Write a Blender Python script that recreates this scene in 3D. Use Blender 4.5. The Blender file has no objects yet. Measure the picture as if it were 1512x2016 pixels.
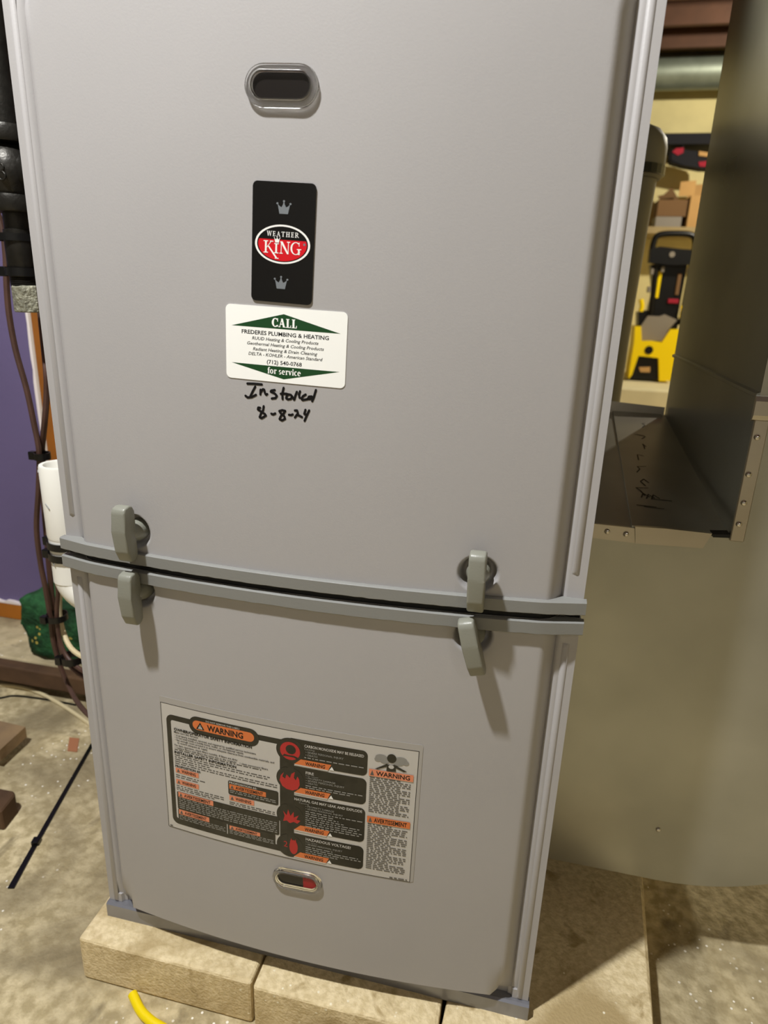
import bpy, bmesh, math, random
from mathutils import Vector, Matrix, geometry

# ------------------------------------------------------------------ camera, world, lights
S = bpy.context.scene
COL = S.collection
CAM = Vector((0.1725, -0.4839, 0.6543))
RIGHT = Vector((0.973803877, 0.22484571, 0.033917792))
DOWN = Vector((0.101621237, -0.296890652, -0.949488844))
FWD = Vector((-0.203418617, 0.928062685, -0.311962367))
FPX = 1327.93
cam = bpy.data.cameras.new('camera')
cam.sensor_fit = 'VERTICAL'
cam.sensor_height = 36.0
cam.sensor_width = 27.0
cam.lens = FPX / 2016 * 36.0
cam.clip_start = 0.02
cam.dof.use_dof = True
cam.dof.focus_distance = 0.55
cam.dof.aperture_fstop = 8.0
cam_ob = bpy.data.objects.new('camera', cam)
m = Matrix.Identity(4)
for i, a in enumerate((RIGHT, -DOWN, -FWD)):
    for j in range(3):
        m[j][i] = a[j]
m.translation = CAM
cam_ob.matrix_world = m
COL.objects.link(cam_ob)
S.camera = cam_ob

world = bpy.data.worlds.new('world')
S.world = world
world.use_nodes = True
world.node_tree.nodes['Background'].inputs[0].default_value = (0.9, 0.85, 0.75, 1)
world.node_tree.nodes['Background'].inputs[1].default_value = 0.05


def point_light(name, loc, power, col, r):
    l = bpy.data.lights.new(name, 'POINT')
    l.energy = power
    l.color = col
    l.shadow_soft_size = r
    o = bpy.data.objects.new(name, l)
    o.location = loc
    COL.objects.link(o)
    return o


# bare bulb on the ceiling, left of and above the photographer
point_light('ceiling_bulb_light', (-0.30, -0.47, 1.70), 112.0, (0.975, 0.985, 0.985), 0.03)
# fill light added behind the camera to lift shadows; then the back room bulb
point_light('fill_light', (1.1, -1.9, 1.9), 11.0, (0.98, 0.98, 0.96), 0.04)
point_light('back_room_bulb_light', (1.75, 3.4, 2.0), 150.0, (1.0, 0.93, 0.76), 0.04)

S.view_settings.view_transform = 'Standard'
S.view_settings.look = 'None'
S.view_settings.gamma = 1.0
S.view_settings.use_curve_mapping = False
S.view_settings.exposure = 0.0


# ------------------------------------------------------------------ helpers
def at(u, v, Y):
    """point on the vertical plane y = Y seen at photo pixel (u, v)"""
    d = RIGHT * ((u - 756) / FPX) + DOWN * ((v - 1008) / FPX) + FWD
    return CAM + d * ((Y - CAM.y) / d.y)


def atz(u, v, Z):
    d = RIGHT * ((u - 756) / FPX) + DOWN * ((v - 1008) / FPX) + FWD
    return CAM + d * ((Z - CAM.z) / d.z)


def lin(h):
    h = h.lstrip('#')
    r = []
    for i in (0, 2, 4):
        c = int(h[i:i + 2], 16) / 255
        r.append(c / 12.92 if c <= 0.04045 else ((c + 0.055) / 1.055) ** 2.4)
    return (*r, 1)


def mat(name, col, rough=0.5, metal=0.0, var=0.0, scale=20.0, bump=0.0, bscale=60.0, spec=0.5, trans=0.0, ior=1.45,
        col2=None, detail=4.0, coat=0.0, lo=0.35, hi=0.65):
    M = bpy.data.materials.new(name)
    M.use_nodes = True
    nt = M.node_tree
    b = nt.nodes['Principled BSDF']
    c = lin(col)
    b.inputs['Base Color'].default_value = c
    b.inputs['Roughness'].default_value = rough
    b.inputs['Metallic'].default_value = metal
    b.inputs['Specular IOR Level'].default_value = spec
    b.inputs['Transmission Weight'].default_value = trans
    b.inputs['IOR'].default_value = ior
    b.inputs['Coat Weight'].default_value = coat
    tc = nt.nodes.new('ShaderNodeTexCoord')
    if var > 0 or col2:
        n = nt.nodes.new('ShaderNodeTexNoise')
        n.inputs['Scale'].default_value = scale
        n.inputs['Detail'].default_value = detail
        nt.links.new(tc.outputs['Object'], n.inputs['Vector'])
        r = nt.nodes.new('ShaderNodeValToRGB')
        r.color_ramp.elements[0].position = lo
        r.color_ramp.elements[1].position = hi
        c2 = lin(col2) if col2 else tuple(min(1, x * (1 + var)) for x in c[:3]) + (1,)
        c1 = c if col2 else tuple(x * (1 - var) for x in c[:3]) + (1,)
        r.color_ramp.elements[0].color = c1
        r.color_ramp.elements[1].color = c2
        nt.links.new(n.outputs['Fac'], r.inputs['Fac'])
        nt.links.new(r.outputs['Color'], b.inputs['Base Color'])
    if bump > 0:
        n2 = nt.nodes.new('ShaderNodeTexNoise')
        n2.inputs['Scale'].default_value = bscale
        n2.inputs['Detail'].default_value = 5
        nt.links.new(tc.outputs['Object'], n2.inputs['Vector'])
        bp = nt.nodes.new('ShaderNodeBump')
        bp.inputs['Strength'].default_value = bump
        bp.inputs['Distance'].default_value = 0.004
        nt.links.new(n2.outputs['Fac'], bp.inputs['Height'])
        nt.links.new(bp.outputs['Normal'], b.inputs['Normal'])
    return M


def concrete(name, c1, c2, cdark, speck, rough=0.85, stain=2.2, grain=38.0, bump=0.5, speckscale=55.0, specksize=0.10):
    """mottled concrete: two tones, dark stains, pale paint specks, fine relief"""
    M = bpy.data.materials.new(name)
    M.use_nodes = True
    nt = M.node_tree
    b = nt.nodes['Principled BSDF']
    b.inputs['Roughness'].default_value = rough
    b.inputs['Specular IOR Level'].default_value = 0.3
    tc = nt.nodes.new('ShaderNodeTexCoord')

    def noise(sc, det, dist=0.0):
        n = nt.nodes.new('ShaderNodeTexNoise')
        n.inputs['Scale'].default_value = sc
        n.inputs['Detail'].default_value = det
        n.inputs['Distortion'].default_value = dist
        nt.links.new(tc.outputs['Object'], n.inputs['Vector'])
        return n.outputs['Fac']

    def ramp(src, p0, p1, a=(0, 0, 0, 1), z=(1, 1, 1, 1)):
        r = nt.nodes.new('ShaderNodeValToRGB')
        r.color_ramp.elements[0].position = p0
        r.color_ramp.elements[1].position = p1
        r.color_ramp.elements[0].color = a
        r.color_ramp.elements[1].color = z
        nt.links.new(src, r.inputs['Fac'])
        return r.outputs['Color']

    def mix(fac, a, bb):
        x = nt.nodes.new('ShaderNodeMix')
        x.data_type = 'RGBA'
        nt.links.new(fac, x.inputs['Factor'])
        for s, v in ((x.inputs[6], a), (x.inputs[7], bb)):
            if isinstance(v, tuple):
                s.default_value = v
            else:
                nt.links.new(v, s)
        return x.outputs[2]

    base = mix(ramp(noise(grain, 8), 0.38, 0.62), lin(c1), lin(c2))
    st = mix(ramp(noise(stain, 6, 1.2), 0.50, 0.66), base, lin(cdark))
    st2 = mix(ramp(noise(stain * 5.3, 5, 0.8), 0.60, 0.70), st, lin(cdark))
    vo = nt.nodes.new('ShaderNodeTexVoronoi')
    vo.inputs['Scale'].default_value = speckscale
    nt.links.new(tc.outputs['Object'], vo.inputs['Vector'])
    sp = ramp(vo.outputs['Distance'], specksize, specksize + 0.03, (1, 1, 1, 1), (0, 0, 0, 1))
    keep = ramp(noise(6.0, 2), 0.50, 0.56)
    mul = nt.nodes.new('ShaderNodeMath')
    mul.operation = 'MULTIPLY'
    nt.links.new(sp, mul.inputs[0])
    nt.links.new(keep, mul.inputs[1])
    fin = mix(mul.outputs[0], st2, lin(speck))
    nt.links.new(fin, b.inputs['Base Color'])
    bp = nt.nodes.new('ShaderNodeBump')
    bp.inputs['Strength'].default_value = bump
    bp.inputs['Distance'].default_value = 0.004
    nt.links.new(noise(grain * 2.2, 8), bp.inputs['Height'])
    nt.links.new(bp.outputs['Normal'], b.inputs['Normal'])
    return M


def galvanised(name, c1, c2, r0, r1, metal=0.85, scale=9.0):
    M = bpy.data.materials.new(name)
    M.use_nodes = True
    nt = M.node_tree
    b = nt.nodes['Principled BSDF']
    b.inputs['Metallic'].default_value = metal
    tc = nt.nodes.new('ShaderNodeTexCoord')
    n = nt.nodes.new('ShaderNodeTexNoise')
    n.inputs['Scale'].default_value = scale
    n.inputs['Detail'].default_value = 3
    nt.links.new(tc.outputs['Object'], n.inputs['Vector'])
    r = nt.nodes.new('ShaderNodeValToRGB')
    r.color_ramp.elements[0].position = 0.3
    r.color_ramp.elements[1].position = 0.7
    r.color_ramp.elements[0].color = lin(c1)
    r.color_ramp.elements[1].color = lin(c2)
    nt.links.new(n.outputs['Fac'], r.inputs['Fac'])
    nt.links.new(r.outputs['Color'], b.inputs['Base Color'])
    mr = nt.nodes.new('ShaderNodeMapRange')
    mr.inputs['To Min'].default_value = r0
    mr.inputs['To Max'].default_value = r1
    n3 = nt.nodes.new('ShaderNodeTexNoise')
    n3.inputs['Scale'].default_value = 7
    nt.links.new(tc.outputs['Object'], n3.inputs['Vector'])
    nt.links.new(n3.outputs['Fac'], mr.inputs['Value'])
    nt.links.new(mr.outputs['Result'], b.inputs['Roughness'])
    return M


M = {}
M['paint'] = mat('furnace_grey_paint', 'AAA7A6', 0.42, 0.0, var=0.02, scale=6, bump=0.03, bscale=700)
M['trim'] = mat('grey_plastic_trim', '848480', 0.45, 0.0, bump=0.04, bscale=500)
M['latch'] = mat('latch_grey_plastic', '85857A', 0.36, 0.0, bump=0.05, bscale=600)
M['rail'] = mat('base_rail_paint', '8E8F96', 0.28, 0.5)
M['black'] = mat('gap_shade_black', '0A0A0A', 0.6)  # flat black standing in for shade inside gaps
M['clear'] = mat('clear_plastic', 'FFFFFF', 0.025, trans=1.0, ior=1.5, spec=1.0)
M['pane'] = mat('dark_pane', '1A1614', 0.22, spec=0.6)
M['pane_red'] = mat('red_pane', '9A1420', 0.3)
M['badge'] = mat('badge_black', '0E0D0C', 0.25, spec=0.5)
M['white'] = mat('print_white', 'F2F1EC', 0.5)
M['card'] = mat('card_white', 'FBFBF6', 0.5)
M['silver'] = mat('print_grey', '777C80', 0.4)
M['red'] = mat('print_red', 'D0101E', 0.4)
M['green'] = mat('print_green', '12421C', 0.5)
M['ink'] = mat('print_ink', '101010', 0.5)
M['marker'] = mat('marker_ink', '0B0A0E', 0.35)
M['film'] = mat('label_film', 'A9A5A0', 0.2)
M['label'] = mat('label_grey_white', 'C2BEB8', 0.3, coat=0.3)
M['lab_black'] = mat('label_black', '15140F', 0.25, coat=0.4)
M['orange'] = mat('label_orange', 'D9743A', 0.35, coat=0.3)
M['pinkor'] = mat('label_faded_orange', 'E08A66', 0.35)
M['lab_red'] = mat('label_red', 'B52A2A', 0.35)
M['lab_fine'] = mat('label_fine_print', '5C5954', 0.5)
M['lab_fine2'] = mat('label_fine_print_pale', '8E8C86', 0.5)
M['galv'] = galvanised('galvanised_sheet', 'A6A59A', 'B6B5AA', 0.30, 0.40, metal=0.78)
M['galv_shade'] = galvanised('galvanised_shade', '8C908F', 'A2A6A5', 0.24, 0.34, metal=0.9, scale=5)  # darker copy of the sheet, shade put into the duct's left and back faces
M['galv_edge'] = galvanised('galvanised_flange', 'B4AC9E', 'C6C0B4', 0.25, 0.35, metal=0.85)
M['rivet'] = mat('rivet_steel', 'D8D4CC', 0.18, 1.0)
M['iron'] = mat('black_iron', '2C2A26', 0.36, 0.6, var=0.25, scale=60, bump=0.12, bscale=220)
M['iron_cap'] = mat('grey_cast_cap', '8A8876', 0.55, 0.4, var=0.3, scale=120, bump=0.8, bscale=220)
M['tie'] = mat('black_nylon', '0C0C0C', 0.3)
M['wire_brown'] = mat('brown_wire', '4A332A', 0.5, var=0.15, scale=40)
M['wire_cream'] = mat('cream_wire', 'D8C9A0', 0.5)
M['pvc'] = mat('white_pvc', 'F1EFE6', 0.35)
M['print_grey'] = mat('pvc_print', '8C8C8C', 0.5)
M['purple'] = mat('purple_wall_paint', '655A80', 0.65, var=0.06, scale=3, bump=0.1, bscale=90)
M['owall'] = mat('orange_wall_paint', 'A8651A', 0.6, var=0.1, scale=12, bump=0.15, bscale=60)
M['wwhite'] = mat('white_corner_paint', 'E4DAD6', 0.6)
M['cream'] = mat('cream_wall', 'E8DAA0', 0.9, var=0.10, scale=3, bump=0.3, bscale=14)
M['plain'] = mat('basement_wall', 'C4C0B8', 0.9, var=0.1, scale=3, bump=0.3, bscale=20)
M['floor'] = concrete('concrete_floor', 'B3A37C', 'DCCCA4', '8A7D60', 'FCF6E8', grain=75, bump=0.6, stain=3.2, speckscale=95, specksize=0.12)
M['paver'] = concrete('concrete_block', 'D6C296', 'EBD8AE', 'B49E72', 'F6ECD0', grain=150, stain=6.0, bump=0.38,
                      speckscale=80, specksize=0.08)
M['ledge'] = concrete('concrete_ledge', 'B4A582', 'C8B894', '8C7F62', 'F4EEDC', stain=3)
M['wood'] = mat('old_wood', '74604A', 0.75, col2='8C7454', scale=16, bump=0.4, bscale=50)
M['wood_dark'] = mat('dark_wood', '4A3524', 0.8, col2='5E452E', scale=16, bump=0.4, bscale=50)
M['joist'] = mat('joist_wood', '442A1A', 0.7, col2='503220', scale=6, bump=0.2, bscale=40)
M['subfloor'] = mat('subfloor_wood', '3E2A1C', 0.85, var=0.2, scale=8)
M['gstone'] = concrete('green_painted_stone', '1C4427', '2E6238', '16331D', 'B8A850', grain=60, stain=9, bump=1.0, speckscale=70, specksize=0.20)
M['gspeck'] = mat('green_stone_yellow', 'B0A04A', 0.8)
M['chip'] = mat('orange_brick_chip', 'A8704E', 0.8)
M['yellow'] = mat('yellow_plastic', 'FFDD00', 0.35)
M['yellowcord'] = mat('yellow_cord', 'F4D900', 0.4)
M['bplast'] = mat('black_plastic', '060607', 0.35)
M['gplast'] = mat('grey_plastic', '8C8478', 0.35)
M['beige'] = mat('beige_plastic', '8C8676', 0.55)
M['carton'] = mat('cardboard', 'C49A60', 0.85, var=0.05, scale=8)
M['carton_d'] = mat('cardboard_brown', '7A5C3C', 0.9)
M['cloth_b'] = mat('black_cloth', '1C1C22', 0.9)
M['cloth_r'] = mat('red_cloth', 'A01830', 0.8)
M['shelf'] = mat('shelf_wood', 'A8946A', 0.8, var=0.1, scale=6)
M['duct_far'] = galvanised('far_duct', '7C8478', '8E968A', 0.4, 0.5, metal=0.5)
M['slab'] = mat('cream_slab', 'E6DCB4', 0.8, var=0.06, scale=5)
M['scrawl'] = mat('duct_marker', '3A3428', 0.5, 0.5)


def link(name, me, material, parent=None):
    o = bpy.data.objects.new(name, me)
    if material is not None:
        me.materials.append(M[material] if isinstance(material, str) else material)
    COL.objects.link(o)
    if parent is not None:
        o.parent = parent
    return o


def obj(name, bm, material, parent=None, smooth=False, sharp=40):
    bmesh.ops.recalc_face_normals(bm, faces=bm.faces)
    me = bpy.data.meshes.new(name)
    bm.to_mesh(me)
    bm.free()
    if smooth:
        for p in me.polygons:
            p.use_smooth = True
        try:
            me.set_sharp_from_angle(angle=math.radians(sharp))
        except Exception:
            pass
    if parent is not None:
        off = parent.location if parent.parent is None else parent.parent.location
        me.transform(Matrix.Translation(-Vector(off)))
    return link(name, me, material, parent)


def thing(name, label, cat, loc=(0, 0, 0), group=None):
    o = bpy.data.objects.new(name, None)
    o.empty_display_size = 0.05
    o.location = loc
    COL.objects.link(o)
    return tag(o, label, cat, group)


def tag(o, label, cat, group=None):
    o['label'] = label
    o['category'] = cat
    if group:
        o['group'] = group
    return o


def struct(o):
    o['kind'] = 'structure'
    return o


def box(bm, x0, x1, y0, y1, z0, z1, bev=0.0, seg=2):
    vs = [bm.verts.new(p) for p in ((x0, y0, z0), (x1, y0, z0), (x1, y1, z0), (x0, y1, z0),
                                    (x0, y0, z1), (x1, y0, z1), (x1, y1, z1), (x0, y1, z1))]
    fs = [bm.faces.new([vs[i] for i in f]) for f in
          ((0, 3, 2, 1), (4, 5, 6, 7), (0, 1, 5, 4), (1, 2, 6, 5), (2, 3, 7, 6), (3, 0, 4, 7))]
    if bev > 0:
        es = set()
        for f in fs:
            es.update(f.edges)
        r = bmesh.ops.bevel(bm, geom=list(es), offset=bev, segments=seg, affect='EDGES', profile=0.5)
        vs = list({v for f in r['faces'] for v in f.verts} | {v for v in vs if v.is_valid})
    return vs


def bx(x0, x1, y0, y1, z0, z1, bev=0.0, seg=2):
    bm = bmesh.new()
    box(bm, x0, x1, y0, y1, z0, z1, bev, seg)
    return bm


def prism(bm, pts, axis, a, b):
    """extrude a 2-D outline along an axis ('x','y','z') from a to b"""
    def P(p, t):
        return {'x': (t, p[0], p[1]), 'y': (p[0], t, p[1]), 'z': (p[0], p[1], t)}[axis]
    v0 = [bm.verts.new(P(p, a)) for p in pts]
    v1 = [bm.verts.new(P(p, b)) for p in pts]
    bm.faces.new(v0)
    bm.faces.new(list(reversed(v1)))
    n = len(pts)
    for i in range(n):
        bm.faces.new((v0[i], v0[(i + 1) % n], v1[(i + 1) % n], v1[i]))


def spline(pts, n=8):
    pts = [Vector(p) for p in pts]
    if len(pts) < 3:
        return pts
    out = []
    P = [pts[0] * 2 - pts[1]] + pts + [pts[-1] * 2 - pts[-2]]
    for i in range(1, len(P) - 2):
        for k in range(n):
            t = k / n
            a, b, c, d = P[i - 1], P[i], P[i + 1], P[i + 2]
            out.append(0.5 * ((2 * b) + (c - a) * t + (2 * a - 5 * b + 4 * c - d) * t * t
                              + (3 * b - a - 3 * c + d) * t ** 3))
    out.append(pts[-1])
    return out


def tube(bm, pts, r, seg=10, n=8, smooth=True):
    path = spline(pts, n) if smooth else [Vector(p) for p in pts]
    rs = r if isinstance(r, (list, tuple)) else None
    prev = None
    up = Vector((0, 0, 1))
    for i, p in enumerate(path):
        t = (path[min(i + 1, len(path) - 1)] - path[max(i - 1, 0)]).normalized()
        if abs(t.dot(up)) > 0.95:
            up = Vector((1, 0, 0)) if abs(t.x) < 0.9 else Vector((0, 1, 0))
        a = t.cross(up).normalized()
        b = a.cross(t).normalized()
        up = b
        rr = rs[min(int(i / max(1, len(path) - 1) * (len(rs) - 1) + 0.5), len(rs) - 1)] if rs else r
        ring = [bm.verts.new(p + (a * math.cos(k * 2 * math.pi / seg) + b * math.sin(k * 2 * math.pi / seg)) * rr)
                for k in range(seg)]
        if prev:
            for k in range(seg):
                bm.faces.new((prev[k], prev[(k + 1) % seg], ring[(k + 1) % seg], ring[k]))
        else:
            bm.faces.new(list(reversed(ring)))
        prev = ring
    bm.faces.new(prev)


def lathe(bm, prof, cx, cy, seg=28, cap=True, axis='z', c3=0.0):
    """revolve (r, h) profile about a vertical axis through (cx, cy)"""
    prev = None
    first = None
    for r, h in prof:
        ring = []
        for k in range(seg):
            a = 2 * math.pi * k / seg
            p = (cx + r * math.cos(a), cy + r * math.sin(a), h)
            if axis == 'y':
                p = (cx + r * math.cos(a), h, cy + r * math.sin(a))
            if axis == 'x':
                p = (h, cx + r * math.cos(a), cy + r * math.sin(a))
            ring.append(bm.verts.new(p))
        if prev:
            for k in range(seg):
                bm.faces.new((prev[k], prev[(k + 1) % seg], ring[(k + 1) % seg], ring[k]))
        else:
            first = ring
        prev = ring
    if cap:
        bm.faces.new(first)
        bm.faces.new(prev)


# ------------------------------------------------------------------ the setting
FZ = -0.057          # concrete floor; the furnace stands on blocks whose top is z = 0
struct(obj('floor', bx(-4.2, 4.2, -3.0, 5.72, FZ - 0.12, FZ), 'floor'))
ceil = struct(obj('ceiling', bx(-4.2, 4.2, -3.0, 5.72, 2.40, 2.46), 'subfloor'))
yj = -2.75
while yj < 5.05:
    obj('joist', bx(-4.15, 4.15, yj, yj + 0.04, 2.20, 2.40), 'joist', ceil)
    yj += 0.40
struct(obj('wall_back', bx(-4.2, 4.2, 5.6, 5.72, FZ, 2.4), 'cream'))
struct(obj('wall_front', bx(-4.2, 4.2, -3.12, -3.0, FZ, 2.4), 'plain'))
struct(obj('wall_right', bx(4.08, 4.2, -3.0, 5.6, FZ, 2.4), 'cream'))
struct(obj('wall_far_left', bx(-4.2, -4.08, -3.0, 5.6, FZ, 2.4), 'plain'))

# purple partition with an orange return face; it stands on a low concrete ledge
XC = -0.693
wl = struct(obj('wall_left', bx(-4.0, XC - 0.004, 0.555, 2.2, 0.0, 2.2), 'purple'))
obj('orange_return', bx(XC - 0.004, XC, 0.557, 2.2, 0.0, 2.2), 'owall', wl)
bmx = bmesh.new()
random.seed(4)
zs = [i * 0.02 for i in range(110)]
pv = None
for z in zs:
    w = 0.0022 + random.uniform(-0.0008, 0.0016)
    a = bmx.verts.new((XC - 0.002 - w, 0.5535, z))
    b = bmx.verts.new((XC + 0.0005, 0.5535, z))
    c = bmx.verts.new((XC + 0.0005, 0.560, z))
    if pv:
        bmx.faces.new((pv[0], pv[1], b, a))
        bmx.faces.new((pv[1], pv[2], c, b))
    pv = (a, b, c)
obj('white_corner_edge', bmx, 'wwhite', wl)
bb = struct(obj('baseboard_left', bx(-4.0, XC + 0.001, 0.5475, 0.555, 0.0, 0.034), 'owall'))
bmx = bmesh.new()
pv = None
for i in range(240):
    x = -2.4 + i * (XC + 2.4) / 239
    w = 0.002 + random.uniform(-0.002, 0.002)
    a = bmx.verts.new((x, 0.5470, 0.0345 - 0.002))
    b = bmx.verts.new((x, 0.5470, 0.0345 + w))
    c = bmx.verts.new((x, 0.556, 0.0345 + w))
    if pv:
        bmx.faces.new((pv[0], a, b, pv[1]))
        bmx.faces.new((pv[1], b, c, pv[2]))
    pv = (a, b, c)
obj('white_paint_line', bmx, 'wwhite', bb)
ld = struct(obj('concrete_ledge', bx(-4.0, -0.24, 0.420, 2.2, FZ, -0.001, 0.004), 'ledge'))
pb = obj('sill_board', bx(-2.2, -0.30, 0.396, 0.4195, FZ + 0.021, -0.003, 0.003), 'wood_dark')
tag(pb, 'weathered brown board along the edge of the low concrete ledge', 'board')

# ------------------------------------------------------------------ furnace
W2 = 0.2225
DE = 0.1942      # half width of the bowed panel
BV = 0.2060      # foot of its bevelled edge


def door_y(x):
    a = abs(x)
    if a < DE:
        return -0.007 - 0.013 * (1 - (a / DE) ** 2)
    if a < BV:
        t = (a - DE) / (BV - DE)
        return -0.007 + (0.007 + 0.006) * t ** 1.7
    return 0.003 if a > BV + 0.002 else 0.006 - 0.003 * (a - BV) / 0.002


fur = thing('gas_furnace', 'tall grey bow-fronted gas furnace with two latched doors standing on concrete blocks', 'furnace',
            (0, 0, 0))
obj('cabinet_body', bx(-W2, W2, 0.0078, 0.71, 0.0012, 0.864, 0.0015), 'paint', fur)
bm = bmesh.new()
gx = [-W2 + 0.001 + i * (2 * W2 - 0.002) / 60 for i in range(61)]
prism(bm, [(x, door_y(x) + 0.0012) for x in gx] + [(W2 - 0.001, 0.0079), (-W2 + 0.001, 0.0079)], 'z', 0.4216, 0.4275)
obj('seam_shade_strip', bm, 'black', fur)  # added black strip that paints the deep shade of the door seam

HUBX = 0.143
HUBS = [(-HUBX, 0.4565), (HUBX, 0.4550), (-HUBX, 0.4025), (HUBX, 0.4035)]
RR = 0.0155


def axis_samples(lo, hi, step, centres, fine, rad):
    s = set()
    n = max(1, int((hi - lo) / step))
    for i in range(n + 1):
        s.add(round(lo + (hi - lo) * i / n, 5))
    for c in centres:
        k = -rad
        while k <= rad + 1e-9:
            if lo < c + k < hi:
                s.add(round(c + k, 5))
            k += fine
    s = sorted(s)
    o = [s[0]]
    for v in s[1:]:
        if v - o[-1] > 0.0003:
            o.append(v)
    o[-1] = s[-1]
    return o


def make_door(name, z0, z1, rc_top, rc_bot):
    bm = bmesh.new()
    xs = axis_samples(-W2, W2, 0.006, [-HUBX, HUBX], 0.0012, 0.0168)
    for e in [DE + (BV - DE) * k / 8 for k in range(9)] + [BV + 0.002, DE - 0.002]:
        xs += [e, -e]
    xs = sorted(xs)
    o = [xs[0]]
    for v in xs[1:]:
        if v - o[-1] > 0.0002:
            o.append(v)
    xs = o
    zs = axis_samples(z0, z1, 0.02, [h[1] for h in HUBS], 0.0012, 0.0168)
    grid = []
    for z in zs:
        row = []
        for x in xs:
            y = door_y(x)
            # rounded end corners: the bowed panel drops to the flange
            for end, rc in ((z0, rc_bot), (z1, rc_top)):
                if rc > 0:
                    d = abs(z - end)
                    ax = DE - abs(x)
                    if d < rc and ax < rc and ax > -0.02:
                        q = math.hypot(rc - d, rc - max(ax, 0))
                        if q > rc:
                            y = y + (0.0055 - y) * min(1, (q - rc) / 0.004)
            for hx, hz in HUBS:
                q = math.hypot(x - hx, z - hz)
                if q < RR:
                    t = min(1.0, (RR - q) / 0.0045)
                    y += 0.0095 * (t * t * (3 - 2 * t))
            row.append(bm.verts.new((x, y, z)))
        grid.append(row)
    for i in range(len(zs) - 1):
        for j in range(len(xs) - 1):
            bm.faces.new((grid[i][j], grid[i][j + 1], grid[i + 1][j + 1], grid[i + 1][j]))
    # returned edges
    for row, back in ((grid[0], 0.0075), (grid[-1], 0.0075)):
        bk = [bm.verts.new((v.co.x, back, v.co.z)) for v in row]
        for j in range(len(row) - 1):
            bm.faces.new((row[j], row[j + 1], bk[j + 1], bk[j]))
    for j in (0, -1):
        for i in range(len(zs) - 1):
            a, b = grid[i][j], grid[i + 1][j]
            c = bm.verts.new((a.co.x, 0.0076, a.co.z))
            d = bm.verts.new((b.co.x, 0.0076, b.co.z))
            bm.faces.new((a, b, d, c))
    o = obj(name, bm, 'paint', fur, smooth=True, sharp=62)
    return o


up = make_door('upper_door', 0.4275, 0.852, 0.006, 0)
lo = make_door('lower_door', 0.0290, 0.4216, 0, 0.008)
for par, za, zb in ((up, 0.4575, 0.848), (lo, 0.0195, 0.399)):
    for s in (-1, 1):
        bm = bmesh.new()
        x = s * 0.2140
        ring = []
        for z, k in ((za, 0.0), (za + 0.0025, 1.0), (zb - 0.0025, 1.0), (zb, 0.0)):
            ring.append([bm.verts.new((x + dx, 0.003 - dy * k - 0.0001, z)) for dx, dy in
                         ((-0.0026, 0), (-0.0018, 0.0010), (-0.0006, 0.0014), (0.0006, 0.0014), (0.0018, 0.0010),
                          (0.0026, 0))])
        for a, b in zip(ring, ring[1:]):
            for k in range(5):
                bm.faces.new((a[k], a[k + 1], b[k + 1], b[k]))
        obj('bead', bm, 'paint', par, smooth=True)
# lower edge of the lower door flange
for s in (-1, 1):
    bm = bmesh.new()
    prism(bm, [(s * W2, 0.003), (s * (BV + 0.002), 0.003), (s * BV, 0.006), (s * (BV - 0.003), 0.0066), (s * (BV - 0.003), 0.0078), (s * W2, 0.0078)], 'z', 0.0185, 0.0291)
    obj('flange_foot', bm, 'paint', lo)

# grey extruded trims on the two door edges
random.seed(7)


def trim_front(x):
    a = abs(x)
    if a < 0.192:
        return door_y(x) - 0.0042
    t = (a - 0.192) / (0.2245 - 0.192)
    return (door_y(0.192) - 0.0042) * (1 - t) + (-0.0035) * t


for nm, z0, z1 in (('upper_trim', 0.4277, 0.4383), ('lower_trim', 0.4108, 0.4216)):
    bm = bmesh.new()
    xs = [-0.2245 + i * 0.449 / 80 for i in range(81)]
    rows = []
    for x in xs:
        f = trim_front(x)
        bk = door_y(max(-W2, min(W2, x))) + 0.0004
        j = random.uniform(-0.00025, 0.00025)
        rows.append([bm.verts.new(p) for p in ((x, bk, z0 + j), (x, f + 0.0006, z0 + j), (x, f, z0 + 0.0006 + j),
                                               (x, f, z1 - 0.0008), (x, f + 0.0012, z1 + j * 0.5),
                                               (x, bk, z1 + j * 0.5))])
    for a, b in zip(rows, rows[1:]):
        for k in range(5):
            bm.faces.new((a[k], a[k + 1], b[k + 1], b[k]))
    bm.faces.new(rows[0])
    bm.faces.new(rows[-1])
    obj(nm, bm, 'trim', fur, smooth=True)

# base rail: folded channel at the foot
bm = bmesh.new()
prism(bm, [(-0.0022, 0.0002), (-0.0022, 0.0165), (0.0, 0.0182), (0.0076, 0.0182), (0.0076, 0.0002)], 'x', -0.2238, 0.2238)
obj('base_rail', bm, 'rail', fur)

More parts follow.
